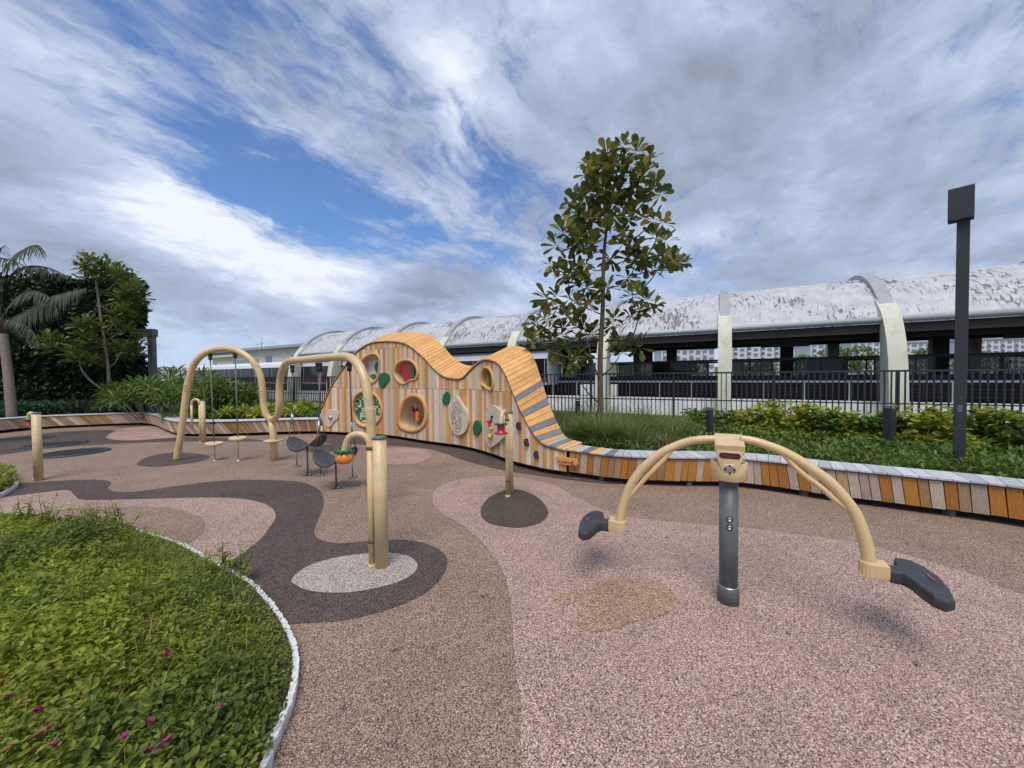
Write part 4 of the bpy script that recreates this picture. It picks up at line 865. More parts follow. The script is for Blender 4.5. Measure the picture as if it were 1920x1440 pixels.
for sgn, e in ((-1, ends[0]), (1, ends[1])):
    o = ad*sgn; zb = .375
    P0 = Vector((e.x, e.y, zb))
    prof = [P0+o*a+nd*c for a, c in [(.075, .048), (.075, -.048), (.0, -.056)]+[(-.058*math.cos(q)*1.0, -.056*math.cos(PI/2-q) if False else .056*math.sin(q-PI/2)*1.0) for q in []]+[(-.056*math.sin(t_), -.056*math.cos(t_)) for t_ in np.linspace(.2, PI-.2, 9)]+[(.0, .056)]]
    b = MB(); b.prism(prof, (0, 0, .075)); b.build('seat_socket', 'cream', ss, bevel=.006)
    ol = [(.076, .046), (.12, .05), (.145, .09), (.16, .17), (.185, .235), (.225, .258), (.262, .235), (.285, .13), (.295, .0), (.285, -.13), (.262, -.235), (.225, -.258), (.185, -.235), (.16, -.17), (.145, -.09), (.12, -.05), (.076, -.046)]
    P2 = [Vector((a, c, 0)) for a, c in ol[1:-1]]; P2 = [Vector((*ol[0], 0))]+P2+[Vector((*ol[-1], 0))]
    top = []; bot = []; n = len(P2)
    cen = Vector((.2, 0, 0)); V = []
    for lay, (shr, zz) in enumerate(((.93, -.018), (1.0, .004), (1.0, .035), (.97, .050), (.90, .054))):
        for p in P2:
            r_ = cen+(p-cen)*shr if p.x > .1 else Vector((p.x, p.y*shr, 0)); dro = -.016*(p.y/.235)**2*(1 if p.x > .14 else 0); v = P0+o*r_.x+nd*r_.y; V.append((v.x, v.y, zb+zz+dro))
    Fq = []
    for lay in range(4):
        for i in range(n):
            i2 = (i+1) % n; Fq.append((lay*n+i, lay*n+i2, (lay+1)*n+i2, (lay+1)*n+i))
    ct = P0+o*.22; V += [(ct.x, ct.y, zb+.057), (ct.x, ct.y, zb-.012)]
    for i in range(n):
        i2 = (i+1) % n; Fq.append((4*n+i, 4*n+i2, len(V)-2)); Fq.append((i2, i, len(V)-1))
    b = MB(); b.add(V, Fq, False); so_ = b.build('seat', 'rubber', ss, bevel=.005)
    me = so_.data; bm = bmesh.new(); bm.from_mesh(me); bmesh.ops.recalc_face_normals(bm, faces=bm.faces); bm.to_mesh(me); bm.free()
    ct2 = P0+o*.24+nd*.05+Vector((0, 0, .0565)); b = MB(); b.box(ct2, (.012, .07, .008), math.atan2(o.y, o.x)); MT.setdefault('logo', mat('faded_red_print', (.28, .06, .08), .6)); b.build('worn_logo', 'logo', so_)

# ------------------------------------------------------------------ lamp post and bollards
lp0 = D(1798, 875, 4.95); lamp = empty('lamp_post', (lp0.x, lp0.y, .25), 'tall dark square lamp post with a slab head rising behind the right bench', 'lamp post')
zt_ = D(1798, 405, 4.95).z; b = MB(); b.box((lp0.x, lp0.y, (zt_+.25)/2), (.115, .115, zt_-.25), -.877); b.build('pole', 'char', lamp, bevel=.006)
b = MB(); b.box((lp0.x-.06, lp0.y-.02, zt_+.14), (.225, .16, .42), -.877); b.build('lamp_head', 'char', lamp, bevel=.01)
b = MB(); f_ = Vector((math.sin(-.55), -math.cos(-.55), 0)); f_ = Vector((-.769, -.639, 0)); cz_ = D(1798, 765, 4.95).z
b.box((lp0.x+f_.x*.059, lp0.y+f_.y*.059, cz_), (.045, .006, .09), -.877); b.build('socket_cover', 'zinc', lamp)
b = MB()
for yy in (745, 797): b.box((lp0.x+f_.x*.059, lp0.y+f_.y*.059, D(1798, yy, 4.95).z), (.016, .006, .016), -.877)
b.box((lp0.x+f_.x*.0585, lp0.y+f_.y*.0585, D(1798, 803, 4.95).z), (.112, .003, .004), -.877); b.build('service_hatch', 'zinc', lamp)
for (x, yt, dd, w_, lb) in ((1668, 761, 6.3, .125, 'dark square bollard light among the yellow shrubs beside the thick station pillar'), (1331, 764, 7.0, .085, 'dark square bollard light in the grass right of the station pillar'), (1083, 748, 8.2, .085, 'dark square bollard light left of the young tree')):
    t_ = D(x, yt, dd); r = empty('bollard_light', (t_.x, t_.y, .25), lb, 'bollard', 'dark bollard lights in the planting')
    b = MB(); b.box((t_.x, t_.y, (t_.z+.25)/2-.02), (w_, w_, t_.z-.29), .3); b.build('body', 'char', r, bevel=.006)
    b = MB(); b.box((t_.x, t_.y, t_.z-.01), (w_*1.08, w_*1.08, .025), .3); b.build('cap', 'zinc', r, bevel=.004)
q = G(1640, 856, .25); 
# ------------------------------------------------------------------ railing fence
fc0 = fpt(-7, 0, .25); fence = empty('railing_fence', fc0, 'long dark vertical bar railing fence between planting and station', 'fence')
fs0, fs1 = -24.0, 9.5
for zz, hh in ((1.60, .045), (.98 if False else .85, .03), (.33, .04)):
    b = MB(); mid = fpt((fs0+fs1)/2, 0, zz); b.box(mid, (fs1-fs0, .03, hh), -FPH); b.build('rail', 'char', fence)
proto = MB(); proto.box((0, 0, .96), (.02, .045, 1.27), 0); pb = proto.build('bar', 'char', fence); loc0 = fpt(fs0, 0, 0)
xs = np.arange(fs0, fs1, .118)
for i, x in enumerate(xs):
    o_ = pb if i == 0 else copyobj(pb, fence); p = fpt(x, 0, 0); o_.location = (p.x, p.y, 0-fc0.z); o_.location = Vector((p.x-fc0.x, p.y-fc0.y, -.25)); o_.rotation_euler.z = -FPH
    if i == 0:
        for v in pb.data.vertices: v.co += fc0
for i, x in enumerate(np.arange(fs0, fs1, 2.36)):
    b = MB(); p = fpt(x, .03, .93); b.box(p, (.06, .06, 1.36), -FPH); b.build('post', 'char', fence)

# ------------------------------------------------------------------ station
SPH = math.radians(29.5); SP = 28.0; SD = Vector((math.cos(SPH), -math.sin(SPH), 0)); SN = Vector((math.sin(SPH), math.cos(SPH), 0))
def spt(s, q, z): v = SN*(SP+q)+SD*s; return Vector((v.x, v.y, z))
K = [7.92-7.83*k for k in range(-2, 8)]
sL, sR = 7.92-7.83*7.15, 7.92+7.83*2.6
st = empty('train_station', spt(0, 6, -1.3), 'long railway station with peeling white barrel roof on curved concrete ribs', 'train station')
def slab(s0, s1, q0, q1, z0, z1, name, m, parent=st, label=None):
    b = MB(); c = spt((s0+s1)/2, (q0+q1)/2, (z0+z1)/2); b.box(c, (s1-s0, q1-q0, z1-z0), -SPH); o = b.build(name, m, parent)
    if label: o['label'] = label
    return o
RC, RZ, RR = 6.0, .6, 7.12
th0 = math.acos(6.15/RR); ths = np.linspace(th0, PI-th0, 40)
ring = [(RC-RR*math.cos(t_), RZ+RR*math.sin(t_)) for t_ in ths]
edges = sorted(K+[sL, sR]); edges = [e for e in edges if sL <= e <= sR]
for a, c in zip(edges[:-1], edges[1:]):
    n = len(ring); m_ = 6; V = []; UV = []
    for i in range(m_+1):
        s = a+(c-a)*i/m_
        for k, (q, z) in enumerate(ring): V.append(spt(s, q, z)); UV.append((s, k*.42))
    Fq = [(i*n+k, (i+1)*n+k, (i+1)*n+k+1, i*n+k+1) for i in range(m_) for k in range(n-1)]
    b = MB(); b.add(V, Fq, True); o = b.build('roof_bay', 'roof', st); uvl = o.data.uv_layers.new(name='UVMap')
    for lo in o.data.loops: uvl.data[lo.index].uv = UV[lo.vertex_index]
# ribs and pillars
for s in K:
    n = len(ths); V = []
    for k, t_ in enumerate(ths):
        up = .10+.20*math.sin((k/(n-1))*PI)**.8
        for dr, ds in ((-.15, -.31), (up, -.31), (up, .31), (-.15, .31)): V.append(spt(s+ds, RC-(RR+dr)*math.cos(t_), RZ+(RR+dr)*math.sin(t_)))
    Fq = [(k*4+j, k*4+(j+1) % 4, k*4+4+(j+1) % 4, k*4+4+j) for k in range(n-1) for j in range(4)]+[(0, 1, 2, 3), (n*4-1, n*4-2, n*4-3, n*4-4)]
    b = MB(); b.add(V, Fq); b.build('roof_rib', 'rib', st)
    for side in (0, 1):
        pr_ = [(.95, 5.75), (.35, 5.25), (-.15, 4.75), (-.55, 4.1), (-.95, 3.1), (-1.2, 2.0), (-1.35, .6), (-1.4, -1.3), (-.1, -1.3), (-.05, .6), (.02, 2.2), (.08, 3.4), (.14, 4.25), (.55, 4.9)]
        if side: pr_ = [(12-q, z) for q, z in pr_]
        q1 = smoothpath([(q, z, 0) for q, z in pr_[:8]], 4); q2 = smoothpath([(q, z, 0) for q, z in pr_[8:]], 4); pr_ = [(v.x, v.y) for v in q1+q2]
        b = MB(); b.prism([spt(s-.38, q, z) for q, z in pr_], SD*.76); b.build('curved_pillar', 'conc', st, bevel=.05 if side == 0 else 0)
b = MB(); b.tube([spt(sL, -.08, 4.42), spt(sR, -.08, 4.42)], .17, 14); b.build('gutter', 'gutter', st)
b = MB(); b.tube([spt(sL, 12.08, 4.42), spt(sR, 12.08, 4.42)], .17, 10); b.build('gutter', 'gutter', st)
slab(sL, sR, .12, .3, 3.72, 4.34, 'fascia', 'fascia'); slab(sL, sR, 11.7, 11.88, 3.95, 4.3, 'fascia', 'fascia')
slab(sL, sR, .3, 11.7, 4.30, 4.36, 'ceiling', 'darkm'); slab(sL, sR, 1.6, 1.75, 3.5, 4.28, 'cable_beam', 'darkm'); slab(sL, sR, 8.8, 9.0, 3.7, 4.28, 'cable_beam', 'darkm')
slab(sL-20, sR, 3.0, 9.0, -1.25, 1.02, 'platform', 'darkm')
MT['whitep'] = mat('platform_edge_paint', (.85, .85, .84), .6)
slab(sL-20, sR, 2.62, 2.995, .90, 1.035, 'platform_edge', 'whitep')
# trackside wall with panel joints
for s in np.arange(sL-25, sR+10, 2.0): slab(s+.015, s+1.985, -.35, -.2, -1.28, -.07, 'wall_panel', 'white')
for s in np.arange(-14, sR, 2.02): slab(s, s+.05, -.19, -.14, -.1, .98, 'trackside_post', 'gutter')
b = MB()
for zz in (.1, .32, .54, .76): b.box(spt((sL+sR)/2, 2.4, zz), (sR-sL, .03, .05), -SPH)
for s in np.arange(-16, sR, .62): b.box(spt(s, 2.38, .4), (.05, .03, .95), -SPH)
tag(b.build('cable_rack', 'fascia', st), kind='stuff')
# platform screen doors both sides: frames with glass
for q0, tg in ((3.1, 1), (8.8, 0)):
    slab(-14 if tg else sL, sR, q0, q0+.06, 2.42, 2.56, 'screen_rail', 'darkm'); slab(-14 if tg else sL, sR, q0, q0+.06, 1.02, 1.35, 'screen_base', 'darkm')
    i = 0
    for s in np.arange(-14 if tg else sL, sR-.1, 1.3):
        slab(s, s+.09, q0, q0+.06, 1.35, 2.42, 'screen_post', 'darkm')
        if tg and i % 3 != 1:
            o = slab(s+.09, s+1.3, q0+.02, q0+.04, 1.35, 2.42, 'screen_glass', 'seeglass')
        i += 1
# platform columns, benches and lockers in the dark interior
for s in [7.92-7.83*k+3.6 for k in range(-2, 7)]:
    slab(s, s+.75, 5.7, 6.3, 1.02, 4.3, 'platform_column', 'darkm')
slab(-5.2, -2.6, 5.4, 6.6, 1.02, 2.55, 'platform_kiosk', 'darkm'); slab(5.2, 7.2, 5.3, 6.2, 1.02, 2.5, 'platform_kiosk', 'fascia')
slab(-6.6, -5.7, 8.6, 8.75, 2.6, 3.7, 'red_sign_board', 'maroon')
for s, w_ in ((2.2, 2.6), (13.0, 2.2), (17.5, 2.0)):
    slab(s, s+w_, 2.2, 2.32, 3.25, 3.65, 'hanging_sign', 'darkm')
b = MB(); 
# equipment cabinets by the track
for a, c in ((-9.8, -7.0), (16.1, 18.6)):
    o = slab(a, c, .3, 1.0, -.06, .80, 'x', 'white', parent=None); o.name = 'equipment_cabinet'
for i, o in enumerate([o for o in COL.objects if o.name.startswith('equipment_cabinet')]):
    pass
cab = [o for o in COL.objects if o.name.startswith('equipment_cabinet')]
tag(cab[0], 'white trackside equipment cabinet seen through the fence left of the young tree', 'cabinet'); tag(cab[1], 'white trackside equipment cabinet seen through the fence right of the lamp post', 'cabinet')
sheet('track_bed', [spt(sL-60, -.2, 0), spt(sR+20, -.2, 0), spt(sR+20, 14, 0), spt(sL-60, 14, 0)], -1.29, 'track', smooth=False)
# ------------------------------------------------------------------ train
def make_train():
    e = spt(-12.6, 1.6, -.2); tr = empty('train', e, 'black and white metro train with maroon stripe waiting at the station platform', 'train')
    L0, car = -12.6, 22.6
    for c_ in range(3):
        a = L0-car*(c_+1)+.35; d = L0-car*c_
        prof = [(.25, .75), (.2, 1.0), (.2, 2.95), (.32, 3.35), (.6, 3.62), (1.0, 3.72), (2.0, 3.72), (2.4, 3.62), (2.68, 3.35), (2.8, 2.95), (2.8, 1.0), (2.75, .75)]
        b = MB(); b.prism([spt(a, q, z) for q, z in prof], SD*(d-a)); body = b.build('car_body', 'trainw', tr)
        slab2 = lambda s0, s1, q0, q1, z0, z1, nm, m: MB().box(spt((s0+s1)/2, (q0+q1)/2, (z0+z1)/2), (s1-s0, q1-q0, z1-z0), -SPH).build(nm, m, tr)
        slab2(a+.02, d-.02, .17, .2, 1.35, 2.93, 'black_band', 'traing'); slab2(a+.02, d-.02, .16, .2, .98, 1.34, 'maroon_stripe', 'maroon')
        for k in range(6):
            x = a+1.8+k*3.6
            slab2(x, x+1.5, .14, .168, 1.9, 2.75, 'window', 'glass'); slab2(x+2.2, x+2.25, .15, .169, 1.0, 2.85, 'door_edge', 'gutter')
        slab2(a+.3, d-.3, .35, 2.6, .2, .75, 'underframe', 'darkm')
    b = MB(); c = spt(-14.1, .165, 2.45)
    pts = [c+SD*(.28*math.cos(t_))+Vector((0, 0, .28*math.sin(t_))) for t_ in np.linspace(.3, 2*PI-.1, 24)]
    b.tube(pts, .045, 6); b.tube([c+SD*-.26+Vector((0, 0, .06)), c+SD*.02+Vector((0, 0, .10)), c+SD*.0+Vector((0, 0, -.06)), c+SD*.26+Vector((0, 0, -.04))], .04, 6)
    b.build('operator_emblem', 'red', tr)
make_train()

# ------------------------------------------------------------------ far buildings
def flats(px0, px1, ytop, dist, label, floors, bays, rz=0, m='bldw'):
    a, c = D(px0, ytop, dist), D(px1, ytop, dist); wdt = c.x-a.x; hgt = a.z+1.3; cx = (a.x+c.x)/2
    r = empty('apartment_block', (cx, dist, -1.3), label, 'building')
    b = MB(); b.box((cx, dist+6, hgt/2-1.3), (wdt, 12, hgt)); b.build('wall', m, r)
    fh = hgt/floors; bw_ = wdt/bays
    bb = MB(); bb.box((0, 0, 0), (bw_*.62, .3, fh*.5)); w0 = bb.build('window', 'bldg', r, off=(0, 0, 0)); bal = MB(); bal.box((0, 0, 0), (bw_*.5, 1.2, fh*.28)); b0 = bal.build('balcony', m, r, off=(0, 0, 0)); fw = fb = True
    for i in range(floors):
        for k in range(bays):
            x = cx-wdt/2+bw_*(k+.5); z = -1.3+fh*(i+.55)
            o = w0 if fw else copyobj(w0, r); fw = False; o.location = Vector((x, dist-.05, z))-r.location
            if k % 2 == 0:
                o = b0 if fb else copyobj(b0, r); fb = False; o.location = Vector((x, dist-.6, z-fh*.34))-r.location
    b = MB(); b.box((cx, dist+6, hgt-1.3+.4), (wdt+1.2, 13, .8)); b.build('roof', 'gutter', r)
flats(1372, 1462, 642, 190, 'white apartment block with stacked balconies seen under the roof right of the edge-on pillar', 7, 7)
flats(1463, 1512, 652, 240, 'lower pale apartment block seen under the station roof left of the dark column', 5, 4)
flats(1520, 1585, 645, 220, 'pale apartment block seen between the dark platform column and thick pillar', 6, 5)
flats(1598, 1650, 640, 180, 'white apartment block mostly hidden behind the thick curved pillar', 6, 4)
flats(1668, 1760, 643, 200, 'white apartment block seen under the roof left of the lamp post', 6, 7)
flats(1822, 1925, 637, 190, 'white apartment block seen under the roof right of the lamp post', 7, 8)
flats(1240, 1340, 655, 230, 'low white block seen under the roof behind the young tree', 4, 8)
# tree masses beyond the station
def crownmass(c, rad, n, sz, m, name, parent=None, flat=.8, tmpl=None):
    d = rdir(n, -.5, 1); rr = rng.uniform(.55, 1.05, n)**.6
    lump = 1+.22*np.sin(d[:, 0]*5+c[0])*np.cos(d[:, 1]*4+c[1]*.7)+.15*np.sin(d[:, 2]*9)
    P = np.array(c)[None]+d*(rr*lump)[:, None]*np.array([rad, rad, rad*flat]); dd = d+rng.normal(0, .6, (n, 3))
    return leafobj(name, P, dd, rng.uniform(.7, 1.3, n)*sz, tmpl or T_simple(.6), m, parent, roll=1.5)
for i, (px, dist, rad) in enumerate(((1500, 95, 3.2), (1565, 90, 4.4), (1612, 88, 4.5), (1745, 92, 4.4), (1430, 110, 3.0), (1850, 95, 3.6), (1290, 120, 3), (1380, 115, 3))):
    c = D(px, 690, dist); c.z = 1.2+rad*.45
    r = empty('distant_tree', (c.x, c.y, -1.3), ['small round tree beyond the tracks left of the dark platform column', 'broad dark tree beyond the tracks just left of the thick pillar', 'dark tree beyond the tracks hidden mostly by the thick pillar', 'tree beyond the tracks just left of the lamp post', 'small tree beyond the tracks right of the edge-on pillar', 'tree beyond the tracks right of the lamp post', 'small tree beyond the tracks left of the red sign board', 'small tree beyond the tracks beside the edge-on pillar'][i], 'tree', 'trees beyond the railway')
    crownmass(c, rad, 1500, .55, 'l_mix', 'crown', r); b = MB(); b.tube([(c.x, c.y, -1.3), (c.x, c.y, c.z)], [.3, .15], 8); b.build('trunk', 'bark', r)
# left: house, hills
def house():
    a, c = D(398, 668, 78), D(575, 645, 62); r = empty('flat_roofed_house', (a.x, a.y, -1.3), 'cream flat roofed building with aerial behind the parked train', 'building')
    dv = (Vector((c.x, c.y, 0))-Vector((a.x, a.y, 0))); L_ = dv.length; dv.normalize(); ang = math.atan2(dv.y, dv.x); nn = Vector((-dv.y, dv.x, 0))
    zt = D(460, 659, 72).z
    def bx(s0, s1, o0, o1, z0, z1, nm, m):
        cc = Vector((a.x, a.y, 0))+dv*((s0+s1)/2)+nn*((o0+o1)/2); return MB().box((cc.x, cc.y, (z0+z1)/2), (s1-s0, o1-o0, z1-z0), ang).build(nm, m, r)
    bx(0, L_+4, 0, 12, -1.3, zt, 'wall', 'house'); bx(-.8, L_+5, -1.0, 13, zt, zt+.45, 'roof_slab', 'gutter'); bx(-.5, L_*.3, -.7, -.02, zt-.9, zt-.5, 'ledge', 'house')
    bx(1.0, 1.8, -.08, 0, zt-3.2, zt-2.0, 'window', 'bldg'); bx(L_*.26, L_*.55, -.08, 0, zt-3.6, zt-1.6, 'shutter', 'gutter'); bx(L_*.62, L_*.68, -.08, 0, zt-2.2, zt-1.2, 'window', 'bldg'); bx(L_*.8, L_+3, -.08, 0, zt-3.4, zt-2.6, 'window', 'bldg')
    q = Vector((a.x, a.y, 0))+dv*(L_*.46)+nn*2; b = MB(); b.tube([(q.x, q.y, zt), (q.x, q.y, zt+2.8)], .07, 6); b.tube([q+dv*-2+Vector((0, 0, zt+1.3)), q+dv*1+Vector((0, 0, zt+1.6))], .05, 5); b.tube([q+dv*-2+Vector((0, 0, zt)), q+dv*-2+Vector((0, 0, zt+1.4))], .05, 5); b.tube([q+dv*1.6+Vector((0, 0, zt)), q+dv*1.6+Vector((0, 0, zt+1.2))], .05, 5); b.build('aerial', 'gutter', r)
house()
b = MB()
for i, x in enumerate(np.arange(-1200, 1400, 50)):
    pass
hp_ = [(x, 1100+80*math.sin(x*.003), 22+9*math.sin(x*.0043)+5*math.sin(x*.017)) for x in np.arange(-2200, 2000, 25)]
V = []; 
for x, y, h_ in hp_: V += [(x, y-260, -1.3), (x, y, h_), (x, y+260, -1.3)]
b = MB(); b.add(V, [(i*3+k, i*3+3+k, i*3+4+k, i*3+1+k) for i in range(len(hp_)-1) for k in (0, 1)], True); tag(b.build('hills', 'land'), kind='structure')
# small far houses on the hill foot at the left
for i, (px, w_, h_) in enumerate(((318, 16, 8), (338, 12, 7), (352, 14, 9), (368, 12, 7), (384, 10, 9))):
    c = D(px, 690, 520); r = empty('hillside_block', (c.x, c.y, -1.3), ['leftmost tiny white building on the far hillside', 'second tiny building from the left on the far hillside', 'middle tiny building on the far hillside', 'tiny building on the far hillside just left of the arch', 'tiny building on the far hillside seen through the arch'][i], 'building', 'tiny buildings on the far hillside')
    b = MB(); b.box((c.x, c.y, (h_*1.5+4)/2-1.3), (w_*.9, 10, h_*1.5+4)); b.build('wall', 'bldw', r); b = MB(); b.box((c.x, c.y, h_*1.5+4-1.3+.6), (w_, 11, 1.2)); b.build('roof', 'house', r)

# ------------------------------------------------------------------ left vegetation
def creeper_wall():
    x0, x1, y0, y1, zt = -26.5, -16.3, 15.5, 16.4, 5.75
    r = empty('creeper_wall', ((x0+x1)/2, y0, .25), 'tall dark boxy wall smothered in creeper behind the palm at the left', 'hedge')
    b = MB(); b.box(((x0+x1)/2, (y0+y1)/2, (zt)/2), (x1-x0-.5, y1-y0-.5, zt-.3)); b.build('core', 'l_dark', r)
    n = 26000; f = rng.uniform(0, 1, n); P = np.zeros((n, 3)); Dn = np.zeros((n, 3))
    a = f < .55; P[a] = np.stack([rng.uniform(x0, x1, a.sum()), np.full(a.sum(), y0), rng.uniform(.2, zt, a.sum())], 1); Dn[a] = (0, -1, 0)
    c = (f >= .55) & (f < .85); P[c] = np.stack([np.full(c.sum(), x1), rng.uniform(y0, y1, c.sum()), rng.uniform(.2, zt, c.sum())], 1); Dn[c] = (1, 0, 0)
    t_ = f >= .85; P[t_] = np.stack([rng.uniform(x0, x1, t_.sum()), rng.uniform(y0, y1, t_.sum()), np.full(t_.sum(), zt)], 1); Dn[t_] = (0, 0, 1)
    bul = .22*np.sin(P[:, 0]*1.9+P[:, 2]*1.3)+.18*np.sin(P[:, 2]*3.1+P[:, 0]*.7)+rng.uniform(-.15, .3, n)
    P += Dn*bul[:, None]; dd = Dn*.5+rng.normal(0, .5, (n, 3))+np.array([0, 0, -.35])
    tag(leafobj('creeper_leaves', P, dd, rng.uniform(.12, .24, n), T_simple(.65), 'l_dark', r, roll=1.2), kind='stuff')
creeper_wall()
def rosette(c, n, size, elev=(.1, .9)):
    a = np.arange(n)*2.39996+rng.uniform(0, 6); e = np.linspace(elev[0], elev[1], n)+rng.normal(0, .08, n)
    d = np.stack([np.cos(a)*np.cos(e), np.sin(a)*np.cos(e), np.sin(e)], 1); return np.tile(c, (n, 1))+d*size*.12, d, rng.uniform(.8, 1.1, n)*size
def rosette_tree():
    dist = 13.6; base = D(207, 772, dist); r = empty('rosette_tree', (base.x, base.y, .25), 'slim tree with leaf rosettes and a forked pale trunk in front of the creeper wall', 'tree')
    tr = smoothpath([D(x, y, dist) for x, y in ((207, 775), (204, 735), (203, 690), (196, 640), (188, 590), (182, 540), (176, 505))], 4)
    b = MB(); b.tube(tr, [.055-.03*i/len(tr) for i in range(len(tr))], 10); b.build('trunk', 'bark2', r)
    b = MB(); b.tube(smoothpath([D(x, y, dist) for x, y in ((205, 730), (190, 727), (168, 712), (152, 690), (148, 670))], 4), [.034]*12+[.022]*5, 8)
    for e_ in ((228, 520), (245, 545), (222, 590), (228, 660), (95, 640), (160, 620), (250, 600)):
        k = min(tr, key=lambda p: (p-D(e_[0], e_[1]+30, dist)).length); b.tube([k, k.lerp(D(*e_, dist), .5)+Vector((0, 0, -.1)), D(*e_, dist)], .018, 6)
    b.build('branch', 'bark2', r)
    cl = [(165, 490), (158, 505), (178, 500), (190, 505), (205, 500), (172, 520), (200, 522), (225, 512), (232, 528), (246, 530), (258, 545), (240, 550), (225, 560), (262, 575), (248, 575), (232, 585), (215, 590), (250, 600), (265, 560), (215, 610), (240, 622), (150, 612), (168, 605), (180, 620), (158, 630), (172, 642), (95, 635), (82, 645), (108, 645), (100, 655), (150, 655), (135, 665), (165, 662), (150, 675), (172, 680), (225, 652), (215, 662), (240, 658), (232, 672), (262, 640), (258, 665)]
    for i, (x, y) in enumerate(cl):
        c = D(x, y, dist+rng.uniform(-.5, .5)); P, Dr, Sz = rosette(np.array(c), 28, .38, (-.3, 1.3)); leafobj('leaf_rosette', P, Dr, Sz, T_obov(.27, droop=.15), 'l_mag', r)
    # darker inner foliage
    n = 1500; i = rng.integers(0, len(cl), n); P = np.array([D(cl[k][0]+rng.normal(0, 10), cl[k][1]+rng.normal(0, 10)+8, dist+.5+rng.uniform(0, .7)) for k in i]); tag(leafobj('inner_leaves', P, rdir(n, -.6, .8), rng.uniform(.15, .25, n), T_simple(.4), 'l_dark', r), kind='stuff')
rosette_tree()
def frond(r, pts, m, w, drop=1.0, name='frond', n=60):
    P = smoothpath(pts, 6); b = MB(); b.tube(P, [.03-.022*i/len(P) for i in range(len(P))], 6); st_ = b.build(name, 'palm', r)
    A_ = np.array(P); idx = np.linspace(1, len(P)-1.01, n); pos = np.array([A_[int(i)]*(1-i % 1)+A_[min(int(i)+1, len(P)-1)]*(i % 1) for i in idx]); tan = np.gradient(pos, axis=0); tan /= np.linalg.norm(tan, axis=1, keepdims=True)
    side = np.cross(tan, [0, 0, 1.0]); side /= np.linalg.norm(side, axis=1, keepdims=True)+1e-9; PP_ = []; DD = []; SS = []
    for sg_ in (-1, 1):
        PP_.append(pos); DD.append(tan*.35+side*sg_*.75+np.array([0, 0, -drop])+rng.normal(0, .12, pos.shape)); SS.append(w*np.sin(np.linspace(.35, PI-.25, n))*rng.uniform(.8, 1.15, n))
    leafobj('leaflets', np.vstack(PP_), np.vstack(DD), np.concatenate(SS), T_blade(.09, 3, .35), m, st_, roll=.2)
def palm():
    dist = 12.3; base = D(22, 790, dist); r = empty('palm_tree', (base.x, base.y, .25), 'palm with ringed grey trunk and drooping fronds at the left edge', 'palm tree')
    tr = smoothpath([D(x, y, dist) for x, y in ((24, 800), (20, 750), (14, 690), (6, 625))], 8); b = MB(); b.tube(tr, [.13-.03*i/len(tr)+(.006 if i % 2 else 0) for i in range(len(tr))], 14); b.build('trunk', 'bark2', r)
    b = MB(); b.tube([tr[-1], tr[-1].lerp(D(2, 570, dist), .9)], [.12, .08], 12); MT['shaft'] = mat('brown_crownshaft', (.09, .05, .03), .7, var=.3); b.build('crownshaft', 'shaft', r)
    def W_(L_): return [D(x, y, dist-.2*i) for i, (x, y) in enumerate(L_)]
    frond(r, W_([(4, 605), (40, 588), (85, 562), (120, 550), (162, 540)]), 'palmd', .75, 2.2, n=90)
    frond(r, W_([(2, 600), (8, 540), (20, 490), (45, 468), (70, 460), (85, 474)]), 'palm', .6, 1.3)
    frond(r, W_([(2, 600), (-20, 540), (-30, 490), (10, 485), (50, 500)]), 'palm', .6, 1.2)
    frond(r, W_([(2, 600), (30, 560), (60, 545), (95, 560), (110, 590)]), 'palm', .6, 1.0)
    frond(r, W_([(2, 600), (-40, 560), (-90, 540), (-120, 560)]), 'palm', .7, 1.0)
    frond(r, W_([(2, 600), (20, 520), (50, 500), (90, 502), (130, 520)]), 'palm', .55, .9)
    frond(r, W_([(2, 600), (30, 600), (60, 620), (75, 650)]), 'palm', .5, 1.0)
    frond(r, W_([(2, 600), (-10, 500), (0, 470), (10, 460)]), 'palm', .55, .6)
palm()
pf = empty('portal_frame', D(284, 760, 15.2), 'dark grey square portal frame beside the creeper wall', 'frame'); pz = D(284, 617, 15.2); px2 = D(255, 613, 15.2)
b = MB(); b.box((pz.x, pz.y, pz.z/2), (.19, .19, pz.z)); b.build('upright', 'zinc', pf); b = MB(); b.box(((pz.x+px2.x)/2-.0, pz.y, pz.z-.16), (pz.x-px2.x+.27, .27, .3)); b.build('crossbar', 'zinc', pf)
def strap_shrub(c, h, rad, n, m, label, group, name='leafy_shrub', w=.14, size=.45, cat='shrub'):
    r = empty(name, (c[0], c[1], .25), label, cat, group); k = max(4, int(n/26)); P = []; Dr = []; Sz = []
    st_ = MB()
    for i in range(k):
        a = rng.uniform(0, 2*PI); q = rad*math.sqrt(rng.uniform(0, 1)); hh = h*rng.uniform(.45, 1.0)*(1-.35*(q/rad)**2); p = np.array([c[0]+q*math.cos(a), c[1]+q*math.sin(a), .25+hh])
        a1, d1, s1 = rosette(p, 26, size*rng.uniform(.8, 1.1), (-.35, 1.25)); P.append(a1); Dr.append(d1); Sz.append(s1)
        st_.tube([(c[0]+q*.4*math.cos(a), c[1]+q*.4*math.sin(a), .2), tuple(p)], .015, 5)
    leafobj('foliage', np.vstack(P), np.vstack(Dr), np.concatenate(Sz), T_leaf(w, droop=.25), m, r); st_.build('stems', 'bark2', r); return r
